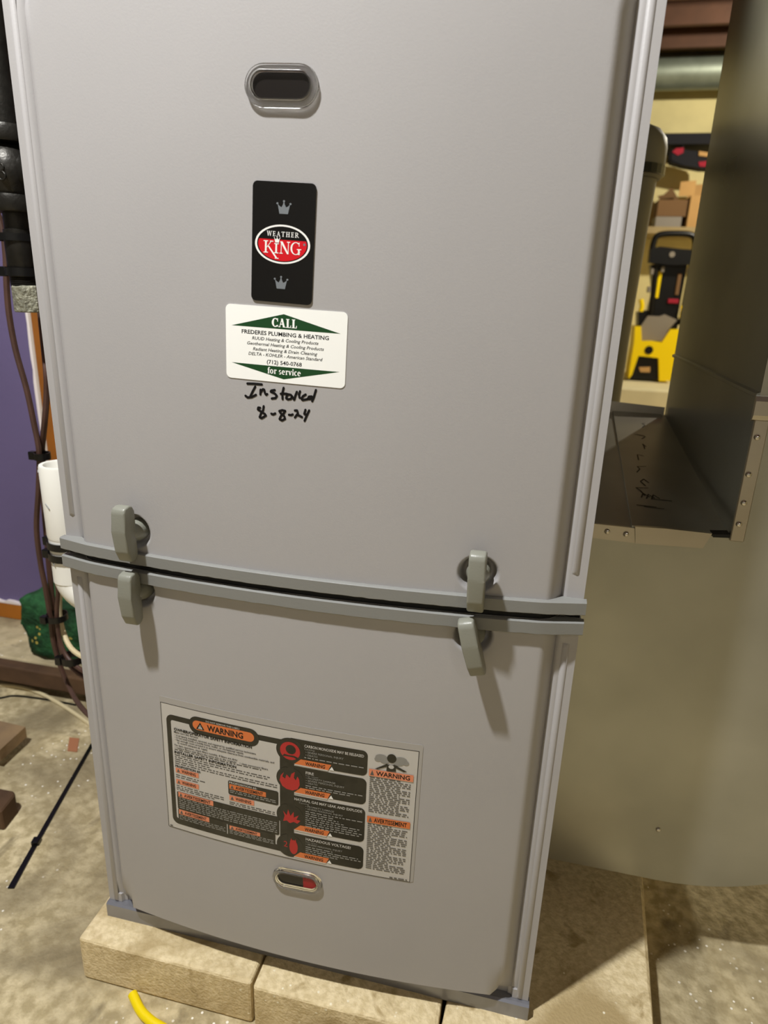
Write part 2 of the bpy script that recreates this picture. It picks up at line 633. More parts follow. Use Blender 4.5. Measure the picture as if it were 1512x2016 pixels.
# latches
LEV = [(-HUBX, 0.4590, 0.0), (HUBX + 0.0005, 0.4545, 0.02), (-HUBX, 0.4010, 0.0), (HUBX + 0.001, 0.4010, 0.27)]
for (hx, hz), (lx, lz, tilt) in zip(HUBS, LEV):
    dy = door_y(hx)
    bm = bmesh.new()
    lathe(bm, [(0.0001, dy + 0.0085), (0.0092, dy + 0.0085), (0.0092, dy + 0.002), (0.0084, dy - 0.001), (0.0062, dy - 0.0100)],
          hx, hz, 24, axis='y')
    lt = obj('latch_handle', bm, 'latch', fur, smooth=True)
    bm = bmesh.new()
    # tapering lever: outline in side view (depth y, height z)
    y0, y1 = dy - 0.0065, dy - 0.0215
    L = 0.0243
    side = [(y0, -L + 0.004), (y0, L - 0.006), (y0 - 0.003, L - 0.001), (y0 - 0.007, L), (y1 + 0.002, L - 0.001), (y1, L - 0.0045),
            (y1 - 0.001, 0.004), (y1 + 0.0005, -L + 0.010), (y1 + 0.005, -L + 0.001), (y1 + 0.008, -L), (y0 - 0.003, -L + 0.001)]
    prism(bm, side, 'x', -0.0062, 0.0062)
    es = [e for e in bm.edges]
    bmesh.ops.bevel(bm, geom=es, offset=0.0017, segments=3, affect='EDGES', profile=0.5)
    bmesh.ops.rotate(bm, verts=bm.verts, cent=(0, 0, 0), matrix=Matrix.Rotation(-tilt, 3, 'Y'))
    bmesh.ops.translate(bm, verts=bm.verts, vec=(lx, 0, lz))
    obj('lever', bm, 'latch', lt, smooth=True)


# ---- prints on the bowed doors
def decal_obj(name, polys, material, parent, T, layer, cut=True):
    """polys in local uv (0..1, v down) of sheet T = (cx, cz, w, h, rot)"""
    cx, cz, w, h, rot = T
    bm = bmesh.new()
    ca, sa = math.cos(rot), math.sin(rot)
    for poly in polys:
        pts = []
        for u, v in poly:
            x = (u - 0.5) * w
            z = (0.5 - v) * h
            pts.append(Vector((cx + x * ca - z * sa, 0, cz + x * sa + z * ca)))
        vs = [bm.verts.new(p) for p in pts]
        if len(vs) == 3:
            try:
                bm.faces.new(vs)
            except ValueError:
                pass
        else:
            for t in geometry.tessellate_polygon([pts]):
                try:
                    bm.faces.new([vs[i] for i in t])
                except ValueError:
                    pass
    if cut:
        xs = [v.co.x for v in bm.verts]
        x = math.floor(min(xs) / 0.008) * 0.008
        while x < max(xs):
            bmesh.ops.bisect_plane(bm, geom=bm.verts[:] + bm.edges[:] + bm.faces[:], plane_co=(x, 0, 0), plane_no=(1, 0, 0))
            x += 0.008
    for v in bm.verts:
        v.co.y = door_y(v.co.x) - 0.00015 - 0.00010 * layer
    for f in bm.faces:
        f.normal_update()
        if f.normal.y > 0:
            f.normal_flip()
    me = bpy.data.meshes.new(name)
    bm.to_mesh(me)
    bm.free()
    return link(name, me, material, parent)


def plate_obj(name, poly, material, parent, T, thick):
    """a sheet with real thickness lying on the door"""
    cx, cz, w, h, rot = T
    ca, sa = math.cos(rot), math.sin(rot)
    bm = bmesh.new()
    pts = []
    for u, v in poly:
        x = (u - 0.5) * w
        z = (0.5 - v) * h
        pts.append(Vector((cx + x * ca - z * sa, 0, cz + x * sa + z * ca)))
    vs = [bm.verts.new(p) for p in pts]
    bm.faces.new(vs)
    xs = [p.x for p in pts]
    x = math.floor(min(xs) / 0.008) * 0.008
    while x < max(xs):
        bmesh.ops.bisect_plane(bm, geom=bm.verts[:] + bm.edges[:] + bm.faces[:], plane_co=(x, 0, 0), plane_no=(1, 0, 0))
        x += 0.008
    for v in bm.verts:
        v.co.y = door_y(v.co.x) - 0.00012
    r = bmesh.ops.extrude_face_region(bm, geom=bm.faces[:])
    for g in r['geom']:
        if isinstance(g, bmesh.types.BMVert):
            g.co.y = door_y(g.co.x) - 0.00012 - thick + 0.0
    return obj(name, bm, material, parent)


def rrect(u0, v0, u1, v1, ru, rv, corners='1111', n=6):
    """rounded rectangle, corners TL TR BR BL"""
    out = []
    for (cu, cv, a0), c in zip(((u0 + ru, v0 + rv, 180), (u1 - ru, v0 + rv, 270), (u1 - ru, v1 - rv, 0), (u0 + ru, v1 - rv, 90)), corners):
        if c == '1':
            for k in range(n + 1):
                a = math.radians(a0 + 90 * k / n)
                out.append((cu + ru * math.cos(a), cv + rv * math.sin(a)))
        else:
            out.append((u0 if cu < (u0 + u1) / 2 else u1, v0 if cv < (v0 + v1) / 2 else v1))
    return out


def ellipse(cu, cv, ru, rv, n=36, a0=0, a1=360):
    full = abs(a1 - a0) >= 360
    return [(cu + ru * math.cos(math.radians(a0 + (a1 - a0) * k / n)), cv + rv * math.sin(math.radians(a0 + (a1 - a0) * k / n)))
            for k in range(n if full else n + 1)]


def quadring(outer, inner):
    n = len(outer)
    return [[outer[i], outer[(i + 1) % n], inner[(i + 1) % n], inner[i]] for i in range(n)]


_txt = {}


def text_tris(s, bold=0.0):
    key = (s, bold)
    if key in _txt:
        return _txt[key]
    cu = bpy.data.curves.new('t', 'FONT')
    cu.body = s
    cu.resolution_u = 2
    cu.offset = bold
    cu.fill_mode = 'FRONT'
    ob = bpy.data.objects.new('t', cu)
    COL.objects.link(ob)
    bpy.context.view_layer.update()
    me = bpy.data.meshes.new_from_object(ob)
    tris = [[(me.vertices[i].co.x, me.vertices[i].co.y) for i in p.vertices] for p in me.polygons]
    bpy.data.objects.remove(ob)
    bpy.data.curves.remove(cu)
    bpy.data.meshes.remove(me)
    _txt[key] = tris
    return tris


CAPH = max(y for t in text_tris('H') for x, y in t)


def text(s, u0, u1, vb, vt, bold=0.0, shear=0.0):
    """text filling u0..u1, baseline vb, cap line vt"""
    tr = text_tris(s, bold)
    xs = [x for t in tr for x, y in t]
    a, b = min(xs), max(xs)
    k = (vb - vt) / CAPH
    out = []
    for t in tr:
        out.append([(u0 + (x + shear * y - a) / (b - a) * (u1 - u0), vb - y * k) for x, y in t])
    return out


def words(u0, u1, v, th, seed, full=1.0):
    """an unreadable line of fine print: word-sized dashes"""
    r = random.Random(seed)
    out = []
    u = u0
    end = u0 + (u1 - u0) * full
    while u < end - 0.004:
        w = min(r.uniform(0.006, 0.026), end - u)
        out.append([(u, v - th / 2), (u + w, v - th / 2), (u + w, v + th / 2), (u, v + th / 2)])
        u += w + 0.005
    return out


def strokes(lines, r, n=8):
    out = []
    for L in lines:
        for a, b in zip(L, L[1:]):
            dx, dy = b[0] - a[0], b[1] - a[1]
            d = math.hypot(dx, dy) or 1e-9
            nx, ny = -dy / d * r, dx / d * r
            out.append([(a[0] + nx, a[1] + ny), (b[0] + nx, b[1] + ny), (b[0] - nx, b[1] - ny), (a[0] - nx, a[1] - ny)])
        for p in L:
            out.append(ellipse(p[0], p[1], r, r, n))
    return out


# a small roman letter set, drawn in a 0..1 cap-height box: list of polygons per glyph and its advance
def G_bar(x0, y0, x1, y1, w0, w1=None):
    w1 = w0 if w1 is None else w1
    return [(x0 - w0 / 2, y0), (x0 + w0 / 2, y0), (x1 + w1 / 2, y1), (x1 - w1 / 2, y1)]


def G_r(x0, y0, x1, y1):
    return [(x0, y0), (x1, y0), (x1, y1), (x0, y1)]


def G_arc(cx, cy, rx, ry, tx, ty, a0, a1, n=18):
    o = [(cx + rx * math.cos(math.radians(a0 + (a1 - a0) * k / n)), cy + ry * math.sin(math.radians(a0 + (a1 - a0) * k / n))) for k in range(n + 1)]
    i = [(cx + (rx - tx) * math.cos(math.radians(a0 + (a1 - a0) * k / n)), cy + (ry - ty) * math.sin(math.radians(a0 + (a1 - a0) * k / n))) for k in range(n + 1)]
    return [[o[k], o[k + 1], i[k + 1], i[k]] for k in range(n)]


def roman(ch, st=0.20, th=0.08, sf=0.07):
    s, t, f = st, th, sf

    def serif(x, y, w=0.20):
        return G_r(x - w, y, x + w, y + f) if y < 0.5 else G_r(x - w, y - f, x + w, y)
    if ch == 'C':
        return G_arc(0.44, 0.5, 0.44, 0.52, s * 1.05, t, 48, 318) + [G_r(0.68, 0.62, 0.68 + t, 1.0), G_r(0.70, 0.05, 0.70 + t, 0.24)], 0.84
    if ch == 'G':
        return G_arc(0.46, 0.5, 0.46, 0.52, s * 1.0, t, 48, 330) + [G_r(0.72, 0.68, 0.72 + t * 0.8, 1.0), G_r(0.66, 0.0, 0.66 + s, 0.44),
                                                                    G_r(0.56, 0.40, 0.94, 0.40 + f)], 0.98
    if ch == 'A':
        return [G_bar(0.14, 0, 0.44, 1, t), G_bar(0.70, 0, 0.43, 1.0, s, s * 0.9), G_r(0.24, 0.30, 0.60, 0.30 + t), serif(0.13, 0, 0.13), serif(0.72, 0, 0.17)], 0.90
    if ch == 'L':
        return [G_r(0.14, 0, 0.14 + s, 1), serif(0.14 + s / 2, 1, 0.22), G_r(0.02, 0, 0.66, f), [(0.56, f), (0.66, 0), (0.68, 0.30), (0.62, 0.30)]], 0.72
    if ch == 'E':
        return [G_r(0.12, 0, 0.12 + s, 1), G_r(0.02, 0, 0.62, f), G_r(0.02, 1 - f, 0.60, 1), G_r(0.2, 0.47, 0.5, 0.47 + f),
                G_r(0.56, 0, 0.56 + t, 0.24), G_r(0.53, 0.78, 0.53 + t, 1), G_r(0.46, 0.36, 0.46 + t, 0.64)], 0.70
    if ch == 'T':
        return [G_r(0.32, 0, 0.32 + s, 1), G_r(0.02, 1 - f, 0.82, 1), G_r(0.02, 0.76, 0.02 + t, 1), G_r(0.82 - t, 0.76, 0.82, 1), serif(0.32 + s / 2, 0, 0.18)], 0.86
    if ch == 'H':
        return [G_r(0.12, 0, 0.12 + s, 1), G_r(0.62, 0, 0.62 + s, 1), G_r(0.2, 0.47, 0.7, 0.47 + f), serif(0.12 + s / 2, 0), serif(0.12 + s / 2, 1), serif(0.62 + s / 2, 0), serif(0.62 + s / 2, 1)], 0.96
    if ch == 'R':
        return [G_r(0.12, 0, 0.12 + s, 1), serif(0.12 + s / 2, 0), G_r(0.02, 1 - f, 0.4, 1), G_r(0.2, 0.45, 0.4, 0.45 + f), G_bar(0.76, 0, 0.42, 0.5, s), G_r(0.64, 0, 0.90, f)] + \
            G_arc(0.40, 0.725, 0.30, 0.275, s, t, -90, 90), 0.86
    if ch == 'W':
        return [G_bar(0.34, 0, 0.14, 1, s * 0.9, s), G_bar(0.34, 0, 0.56, 1, t, t), G_bar(0.82, 0, 0.58, 1, s * 0.9, s), G_bar(0.82, 0, 1.02, 1, t, t), serif(0.14, 1, 0.15), serif(0.56, 1, 0.14), serif(1.03, 1, 0.12)], 1.14
    if ch == 'K':
        return [G_r(0.12, 0, 0.12 + s, 1), serif(0.12 + s / 2, 0), serif(0.12 + s / 2, 1), G_bar(0.28, 0.44, 0.70, 1, t, t), serif(0.70, 1, 0.15),
                G_bar(1.18, -0.42, 0.42, 0.56, s * 1.1, s * 1.0), G_r(1.02, -0.44, 1.34, -0.44 + f)], 0.92
    if ch == 'I':
        return [G_r(0.10, 0, 0.10 + s, 0.82), serif(0.10 + s / 2, 0, 0.20), G_r(0.0, 0.82 - f, 0.4, 0.82)], 0.46
    if ch == 'N':
        return [G_r(0.10, 0, 0.10 + t, 1), G_r(0.72, 0, 0.72 + t, 1), [(0.02, 1), (0.24, 1), (0.80, 0), (0.66, -0.02)], serif(0.13, 0, 0.14), serif(0.76, 1, 0.14)], 0.92
    # lower case
    if ch == 'f':
        return [G_r(0.14, 0, 0.14 + s, 0.80), serif(0.14 + s / 2, 0, 0.18), G_r(0.02, 0.60, 0.46, 0.60 + f)] + G_arc(0.36, 0.80, 0.22, 0.22, s * 0.8, t, 30, 180, 10), 0.46
    if ch == 'o':
        return G_arc(0.32, 0.34, 0.32, 0.36, s, t, 0, 360, 24), 0.68
    if ch == 'r':
        return [G_r(0.10, 0, 0.10 + s, 0.68), serif(0.10 + s / 2, 0, 0.17), G_r(0.0, 0.68 - f, 0.2, 0.68)] + G_arc(0.40, 0.48, 0.18, 0.22, s * 0.7, t, 20, 170, 8), 0.54
    if ch == 's':
        return G_arc(0.25, 0.50, 0.22, 0.20, s * 0.8, t, 30, 250, 10) + G_arc(0.25, 0.18, 0.24, 0.20, s * 0.8, t, -150, 80, 10), 0.54
    if ch == 'e':
        return G_arc(0.30, 0.34, 0.30, 0.36, s, t, 0, 315, 20) + [G_r(0.08, 0.34, 0.58, 0.34 + f)], 0.64
    if ch == 'v':
        return [G_bar(0.28, 0, 0.10, 0.68, s * 0.8, s), G_bar(0.30, 0, 0.48, 0.68, t, t), serif(0.11, 0.68, 0.14), serif(0.49, 0.68, 0.12)], 0.60
    if ch == 'i':
        return [G_r(0.08, 0, 0.08 + s, 0.68), serif(0.08 + s / 2, 0, 0.17), G_r(0.0, 0.68 - f, 0.2, 0.68), ellipse(0.08 + s / 2, 0.88, s * 0.62, s * 0.62, 12)], 0.36
    if ch == 'c':
        return G_arc(0.30, 0.34, 0.30, 0.36, s, t, 45, 315, 18), 0.58
    return [], 0.32


def roman_text(s, u0, u1, vb, vt, st=0.2, th=0.08, gap=0.04, scale=None):
    glyphs = []
    x = 0.0
    for i, ch in enumerate(s):
        g, adv = roman(ch, st, th)
        k = scale[i] if scale else 1.0
        glyphs.append((g, x, k))
        x += adv * k + gap
    x -= gap
    out = []
    for g, gx, k in glyphs:
        for poly in g:
            out.append([(u0 + (gx + px * k) / x * (u1 - u0), vb - py * k * (vb - vt)) for px, py in poly])
    return out


def crown(cu, cv, w, h):
    P = [(-0.30, 0.5), (0.30, 0.5), (0.44, -0.22), (0.30, -0.06), (0.16, 0.02), (0.06, -0.20), (0.03, -0.36), (-0.03, -0.36), (-0.06, -0.20), (-0.16, 0.02),
         (-0.30, -0.06), (-0.44, -0.22)]
    o = [[(cu + x * w, cv + y * h) for x, y in P]]
    for x, y in ((-0.46, -0.25), (0.46, -0.25), (0, -0.43)):
        o.append(ellipse(cu + x * w, cv + y * h, 0.075 * w, 0.075 * h, 12))
    return o


# ---- brand badge
TB = (-0.0060, 0.6819, 0.0446, 0.0764, math.radians(-2.6))
bd = plate_obj('brand_badge', rrect(0, 0, 1, 1, 0.075, 0.044), 'badge', fur, TB, 0.0008)
LB = 9
obw = quadring(ellipse(0.497, 0.505, 0.445, 0.162, 60), ellipse(0.497, 0.505, 0.412, 0.1475, 60))
decal_obj('oval_ring', obw, 'white', bd, TB, LB)
redp = [(u, v) for u, v in ellipse(0.497, 0.505, 0.393, 0.139, 90) if v >= 0.462]
redp = [p for p in redp if p[0] >= 0.497][::1] + [p for p in redp if p[0] < 0.497]
redp.sort(key=lambda p: math.atan2(p[1] - 0.53, p[0] - 0.497))
decal_obj('red_field', [redp], 'red', bd, TB, LB)
decal_obj('lettering', roman_text('WEATHER', 0.243, 0.758, 0.441, 0.400, 0.16, 0.07, gap=0.16), 'white', bd, TB, LB + 1, cut=False)
decal_obj('lettering', roman_text('KING', 0.195, 0.812, 0.582, 0.480, 0.15, 0.06, gap=0.02, scale=[1, 1, 1, 1]), 'white', bd, TB, LB + 1, cut=False)
decal_obj('small_crown', crown(0.413, 0.466, 0.100, 0.052), 'white', bd, TB, LB + 2, cut=False)
decal_obj('trademark_dot', [ellipse(0.85, 0.494, 0.018, 0.011, 12)], 'silver', bd, TB, LB + 1, cut=False)
decal_obj('crown', crown(0.505, 0.200, 0.225, 0.110), 'silver', bd, TB, LB, cut=False)
decal_obj('crown', crown(0.492, 0.825, 0.225, 0.110), 'silver', bd, TB, LB, cut=False)

# ---- service sticker
TC = (-0.0055, 0.6144, 0.0907, 0.0520, math.radians(-1.6))
cd = plate_obj('service_sticker', rrect(0, 0, 1, 1, 0.04, 0.07), 'card', fur, TC, 0.0003)
LC = 3
decal_obj('green_gable', [[(0.050, 0.281), (0.489, 0.083), (0.950, 0.281)]], 'green', cd, TC, LC)
decal_obj('green_gable', [[(0.048, 0.783), (0.953, 0.783), (0.496, 0.952)]], 'green', cd, TC, LC)
decal_obj('lettering', roman_text('CALL', 0.391, 0.600, 0.256, 0.142, 0.24, 0.10, gap=0.0), 'card', cd, TC, LC + 1, cut=False)
decal_obj('lettering', roman_text('for service', 0.356, 0.639, 0.888, 0.802, 0.20, 0.11, gap=0.03), 'card', cd, TC, LC + 1, cut=False)
for s, u0, u1, vb, vt, bo, sh in (('FREDERES PLUMBING & HEATING', 0.137, 0.858, 0.375, 0.324, 0.022, 0),
                                  ('RUUD Heating & Cooling Products', 0.225, 0.773, 0.449, 0.407, 0.014, 0.22),
                                  ('Geothermal Heating & Cooling Products', 0.180, 0.818, 0.520, 0.479, 0.014, 0.22),
                                  ('Radiant Heating & Drain Cleaning', 0.233, 0.765, 0.592, 0.551, 0.014, 0.22),
                                  ('DELTA - KOHLER - American Standard', 0.194, 0.807, 0.660, 0.618, 0.014, 0.22),
                                  ('(712) 540-0768', 0.351, 0.644, 0.757, 0.706, 0.018, 0)):
    decal_obj('lettering', text(s, u0, u1, vb, vt, bo, sh), 'ink', cd, TC, LC, cut=False)

# ---- marker note "Installed 8-8-24"
HW = [[(-351,5861),(-294,5863),(-237,5862)],[(-289,5843),(-310,5807),(-330,5770)],[(-369,5771),(-352,5759),(-318,5765),(-285,5783)],[(-248,5823),(-250,5789)],[(-247,5805),(-229,5828),(-219,5825),(-213,5798),(-203,5789),(-196,5795)],[(-137,5828),(-164,5822),(-168,5814),(-137,5803),(-121,5786),(-132,5770),(-161,5765)],[(-68,5848),(-79,5807),(-77,5766)],[(-91,5804),(-44,5807)],[(-44,5805),(-13,5801),(-3,5790),(-13,5772),(-36,5767),(-50,5775),(-44,5793),(-31,5802)],[(-3,5790),(12,5768)],[(33,5826),(20,5794),(14,5770)],[(57,5831),(49,5807),(53,5786)],[(100,5811),(80,5798),(67,5779),(77,5770),(116,5779)],[(116,5779),(124,5797),(145,5800),(153,5787),(128,5780)],[(177,5848),(161,5795),(149,5767)],[(-254,5690),(-269,5691),(-273,5677),(-252,5665),(-218,5647),(-210,5636),(-245,5613),(-260,5620),(-248,5649),(-231,5674),(-226,5704)],[(-167,5653),(-153,5648),(-136,5657)],[(-58,5681),(-81,5685),(-104,5677),(-91,5660),(-66,5642),(-60,5623),(-84,5609),(-103,5618),(-92,5641),(-70,5662),(-58,5681)],[(-29,5655),(-12,5654),(0,5660)],[(17,5690),(34,5691),(40,5670),(17,5639)],[(34,5658),(50,5655),(71,5645)],[(98,5700),(89,5670),(106,5663)],[(126,5698),(106,5655),(91,5620)]]
hw = [[((x * 1e-4), -(z * 1e-4)) for x, z in L] for L in HW]
decal_obj('marker_note', [[(u + 0.5, v + 0.5) for u, v in p] for p in strokes(hw, 0.00088)], 'marker', fur, (0, 0, 1, 1, 0), 1, cut=False)

# ---- warning label
TW = (-0.0126, 0.2232, 0.2385, 0.1400, math.radians(-0.65))
KU, KV = 1 / 0.2385, 1 / 0.1400
wlb = plate_obj('warning_label', rrect(-0.004, -0.045, 1.012, 1.0, 0.01, 0.016), 'film', fur, TW, 0.0002)
L0 = 2
decal_obj('label_sheet', [[(0, 0), (1, 0), (1, 1), (0, 1)]], 'label', wlb, TW, L0)
lw = 0.0005
edge = [[(0, 0), (1, 0), (1, lw * KV), (0, lw * KV)], [(0, 1 - lw * KV), (1, 1 - lw * KV), (1, 1), (0, 1)],
        [(0, 0), (lw * KU, 0), (lw * KU, 1), (0, 1)], [(1 - lw * KU, 0), (1, 0), (1, 1), (1 - lw * KU, 1)]]
decal_obj('border_line', edge, 'ink', wlb, TW, L0 + 1)
cr = 0.0128
blk = [rrect(0.022, 0.078, 0.53, 0.955, 0.028, 0.048, '1001'), rrect(0.121, 0.046, 0.409, 0.176, 0.036, 0.063)]
decal_obj('black_frame', blk, 'lab_black', wlb, TW, L0 + 1)
decal_obj('white_field', [rrect(0.042, 0.118, 0.490, 0.905, 0.008, 0.014)], 'label', wlb, TW, L0 + 2)
decal_obj('pill', [rrect(0.121, 0.046, 0.409, 0.176, 0.036, 0.063)], 'lab_black', wlb, TW, L0 + 3)
decal_obj('orange_pill', [rrect(0.137, 0.074, 0.390, 0.143, 0.020, 0.034)], 'orange', wlb, TW, L0 + 4)
for cv in (0.147, 0.362, 0.648, 0.890):
    decal_obj('round_panel', [ellipse(0.530, cv, cr * KU, cr * KV, 40)], 'lab_black', wlb, TW, L0 + 3)
decal_obj('spine', [[(0.516, 0.1), (0.546, 0.1), (0.546, 0.955), (0.516, 0.955)]], 'lab_black', wlb, TW, L0 + 3)
PAN = [(0.053, 0.236), (0.256, 0.452), (0.480, 0.746), (0.780, 0.966)]
for a, b in PAN:
    decal_obj('panel', [rrect(0.532, a, 0.819, b, 0.020, 0.036, '0110')], 'lab_black', wlb, TW, L0 + 2)
    decal_obj('orange_tab', [[(0.572, b - 0.040), (0.687, b - 0.040), (0.676, b + 0.003), (0.547, b + 0.003)]], 'orange', wlb, TW, L0 + 4)
    decal_obj('white_underline', [[(0.547, b + 0.003), (0.676, b + 0.003), (0.674, b + 0.012), (0.547, b + 0.012)]], 'label', wlb, TW, L0 + 4)
    decal_obj('lettering', text('WARNING', 0.588, 0.663, b - 0.004, b - 0.029, 0.02, 0.15), 'ink', wlb, TW, L0 + 5, cut=False)
    decal_obj('small_triangle', [[(0.689, b - 0.026), (0.698, b + 0.0), (0.680, b + 0.0)]], 'white', wlb, TW, L0 + 4)
# red pictograms
decal_obj('red_disc', [ellipse(0.530, 0.150, 0.0092 * KU, 0.0092 * KV, 36)], 'lab_red', wlb, TW, L0 + 4)
decal_obj('gas_figure', [ellipse(0.533, 0.138, 0.0047 * KU, 0.0047 * KV, 24), [(0.500, 0.196), (0.508, 0.178), (0.522, 0.182), (0.545, 0.180), (0.560, 0.188), (0.556, 0.204),
                                                                           (0.545, 0.192), (0.515, 0.192)]], 'lab_black', wlb, TW, L0 + 5)
flame = [(0.489, 0.385), (0.494, 0.345), (0.506, 0.318), (0.500, 0.352), (0.511, 0.365), (0.517, 0.330), (0.530, 0.352), (0.536, 0.318), (0.549, 0.300), (0.545, 0.345),
         (0.553, 0.362), (0.559, 0.330), (0.566, 0.350), (0.568, 0.392), (0.560, 0.428), (0.540, 0.445), (0.518, 0.442), (0.500, 0.425)]
decal_obj('flame', [flame], 'lab_red', wlb, TW, L0 + 4)
burst = [(0.503, 0.700), (0.509, 0.655), (0.503, 0.618), (0.517, 0.648), (0.523, 0.600), (0.532, 0.648), (0.545, 0.610), (0.546, 0.655), (0.565, 0.630), (0.556, 0.668),
         (0.572, 0.670), (0.560, 0.698), (0.545, 0.690), (0.530, 0.706), (0.517, 0.690)]
decal_obj('burst', [burst], 'lab_red', wlb, TW, L0 + 4)
decal_obj('shock_hand', [ellipse(0.545, 0.895, 0.017, 0.058, 20), [(0.530, 0.86), (0.536, 0.825), (0.543, 0.86)], [(0.545, 0.86), (0.553, 0.828), (0.558, 0.87)]]
          + text('2', 0.505, 0.521, 0.905, 0.860, 0.0), 'lab_red', wlb, TW, L0 + 4)


def LT(s, u0, u1, vb, vt, m_='ink', bold=0.03, sh=0.0, lay=5):
    decal_obj('lettering', text(s, u0, u1, vb, vt, bold, sh), m_, wlb, TW, L0 + lay, cut=False)


LT('DO NOT REMOVE THIS LABEL!', 0.194, 0.332, 0.0695, 0.0575, 'label', 0.01)
LT('WARNING', 0.198, 0.346, 0.131, 0.090, 'ink', 0.03)
decal_obj('alert_triangle', [[(0.1695, 0.083), (0.187, 0.136), (0.152, 0.136)]], 'ink', wlb, TW, L0 + 5)
decal_obj('alert_inner', [[(0.1695, 0.100), (0.179, 0.131), (0.160, 0.131)]], 'label', wlb, TW, L0 + 6)
decal_obj('alert_mark', [[(0.1680, 0.108), (0.1710, 0.108), (0.1702, 0.121), (0.1688, 0.121)], ellipse(0.1695, 0.126, 0.0012, 0.002, 8)], 'ink', wlb, TW, L0 + 7)
LT('OWNER/OPERATOR SAFETY INFORMATION', 0.054, 0.380, 0.191, 0.171)
for s, u0, u1, v in (('Make sure this furnace:', 0.054, 0.158, 0.209), ('• is properly installed, serviced, and repaired by qualified service technicians', 0.056, 0.396, 0.231),
                     ('• is not used inside a mobile home, trailer, or recreational vehicle', 0.056, 0.345, 0.249),
                     ('• has enough room around it to ensure adequate clearance from combustible materials, and', 0.056, 0.468, 0.268),
                     ('to ensure adequate air supply', 0.066, 0.196, 0.287),
                     ('For best operation, check filters monthly. If filters are dirty:', 0.053, 0.321, 0.310),
                     ('• replace filters with filters the same size as the originals', 0.053, 0.315, 0.329), ('• clean permanent filters', 0.329, 0.443, 0.329)):
    LT(s, u0, u1, v, v - 0.0135, 'ink', 0.008)
fine = words(0.051, 0.416, 0.340, 0.008, 11)
LT('INSTALLER SAFETY INFORMATION', 0.050, 0.314, 0.370, 0.350)
sd = 20
for i, (a, b) in enumerate(((0.05, 0.45), (0.05, 0.44), (0.05, 0.205), (0.05, 0.479), (0.05, 0.479))):
    fine += words(a, b, 0.384 + i * 0.0165, 0.008, sd + i)
LT('PROPOSITION 65:', 0.050, 0.162, 0.478, 0.462)
for (a, b, v) in ((0.05, 0.178, 0.543), (0.05, 0.153, 0.559), (0.05, 0.257, 0.630), (0.05, 0.257, 0.646), (0.05, 0.22, 0.660), (0.281, 0.470, 0.650), (0.281, 0.470, 0.664)):
    sd += 7
    fine += words(a, b, v, 0.008, sd)


def tabbox(u0, v0, u1, v1, s, m_='pinkor'):
    decal_obj('orange_tab', [[(u0, v0), (u1, v0), (u1, v1), (u0, v1)]], m_, wlb, TW, L0 + 5)
    h = v1 - v0
    decal_obj('alert_triangle', [[(u0 + 0.012, v0 + 0.12 * h), (u0 + 0.019, v1 - 0.15 * h), (u0 + 0.005, v1 - 0.15 * h)]], 'lab_fine', wlb, TW, L0 + 6)
    decal_obj('lettering', text(s, u0 + 0.026, u1 - 0.012, v1 - 0.2 * h, v0 + 0.2 * h, 0.02), 'ink', wlb, TW, L0 + 6, cut=False)


tabbox(0.051, 0.484, 0.152, 0.522, 'WARNING')
tabbox(0.050, 0.575, 0.150, 0.613, 'WARNING')
tabbox(0.282, 0.593, 0.385, 0.632, 'WARNING')
decal_obj('dark_panel', [rrect(0.050, 0.676, 0.487, 0.826, 0.008, 0.014)], 'lab_black', wlb, TW, L0 + 4)
decal_obj('dark_panel', [rrect(0.050, 0.822, 0.471, 0.918, 0.006, 0.012)], 'lab_black', wlb, TW, L0 + 4)
decal_obj('dark_panel', [rrect(0.278, 0.477, 0.484, 0.588, 0.008, 0.014)], 'lab_black', wlb, TW, L0 + 4)
tabbox(0.056, 0.678, 0.211, 0.718, 'AVERTISSEMENT')
tabbox(0.054, 0.824, 0.190, 0.864, 'AVERTISSEMENT')
tabbox(0.278, 0.842, 0.408, 0.872, 'AVERTISSEMENT')
tabbox(0.283, 0.504, 0.434, 0.542, 'AVERTISSEMENT', 'orange')
LT('PROPOSITION 65:', 0.283, 0.398, 0.499, 0.485, 'label', 0.02)
decal_obj('divider', [[(0.267, 0.838), (0.270, 0.838), (0.270, 0.918), (0.267, 0.918)]], 'label', wlb, TW, L0 + 5)
pale = []
for i in range(6):
    pale += words(0.058, 0.478, 0.728 + i * 0.0155, 0.007, 100 + i)
for i in range(3):
    pale += words(0.056, 0.26, 0.874 + i * 0.014, 0.006, 120 + i)
    pale += words(0.278, 0.464, 0.880 + i * 0.012, 0.006, 130 + i)
for i in range(2):
    pale += words(0.284, 0.474, 0.553 + i * 0.014, 0.007, 140 + i)
# headings of the black panels
LT('CARBON MONOXIDE MAY BE RELEASED', 0.585, 0.806, 0.101, 0.082, 'label', 0.02)
LT('Causing:', 0.585, 0.625, 0.119, 0.107, 'lab_fine2', 0.0)
LT('• SEVERE PERSONAL INJURY', 0.590, 0.732, 0.142, 0.128, 'lab_fine2', 0.01)
LT('• DEATH', 0.590, 0.634, 0.163, 0.149, 'lab_fine2', 0.01)
pale += words(0.585, 0.808, 0.176, 0.008, 201)
LT('FIRE', 0.591, 0.622, 0.298, 0.279, 'label', 0.02)
LT('Can cause:', 0.591, 0.640, 0.314, 0.303, 'lab_fine2', 0.0)
LT('• PROPERTY DAMAGE', 0.592, 0.704, 0.333, 0.320, 'lab_fine2', 0.01)
LT('• SEVERE PERSONAL INJURY', 0.592, 0.738, 0.352, 0.339, 'lab_fine2', 0.01)
LT('• DEATH', 0.592, 0.636, 0.371, 0.358, 'lab_fine2', 0.01)
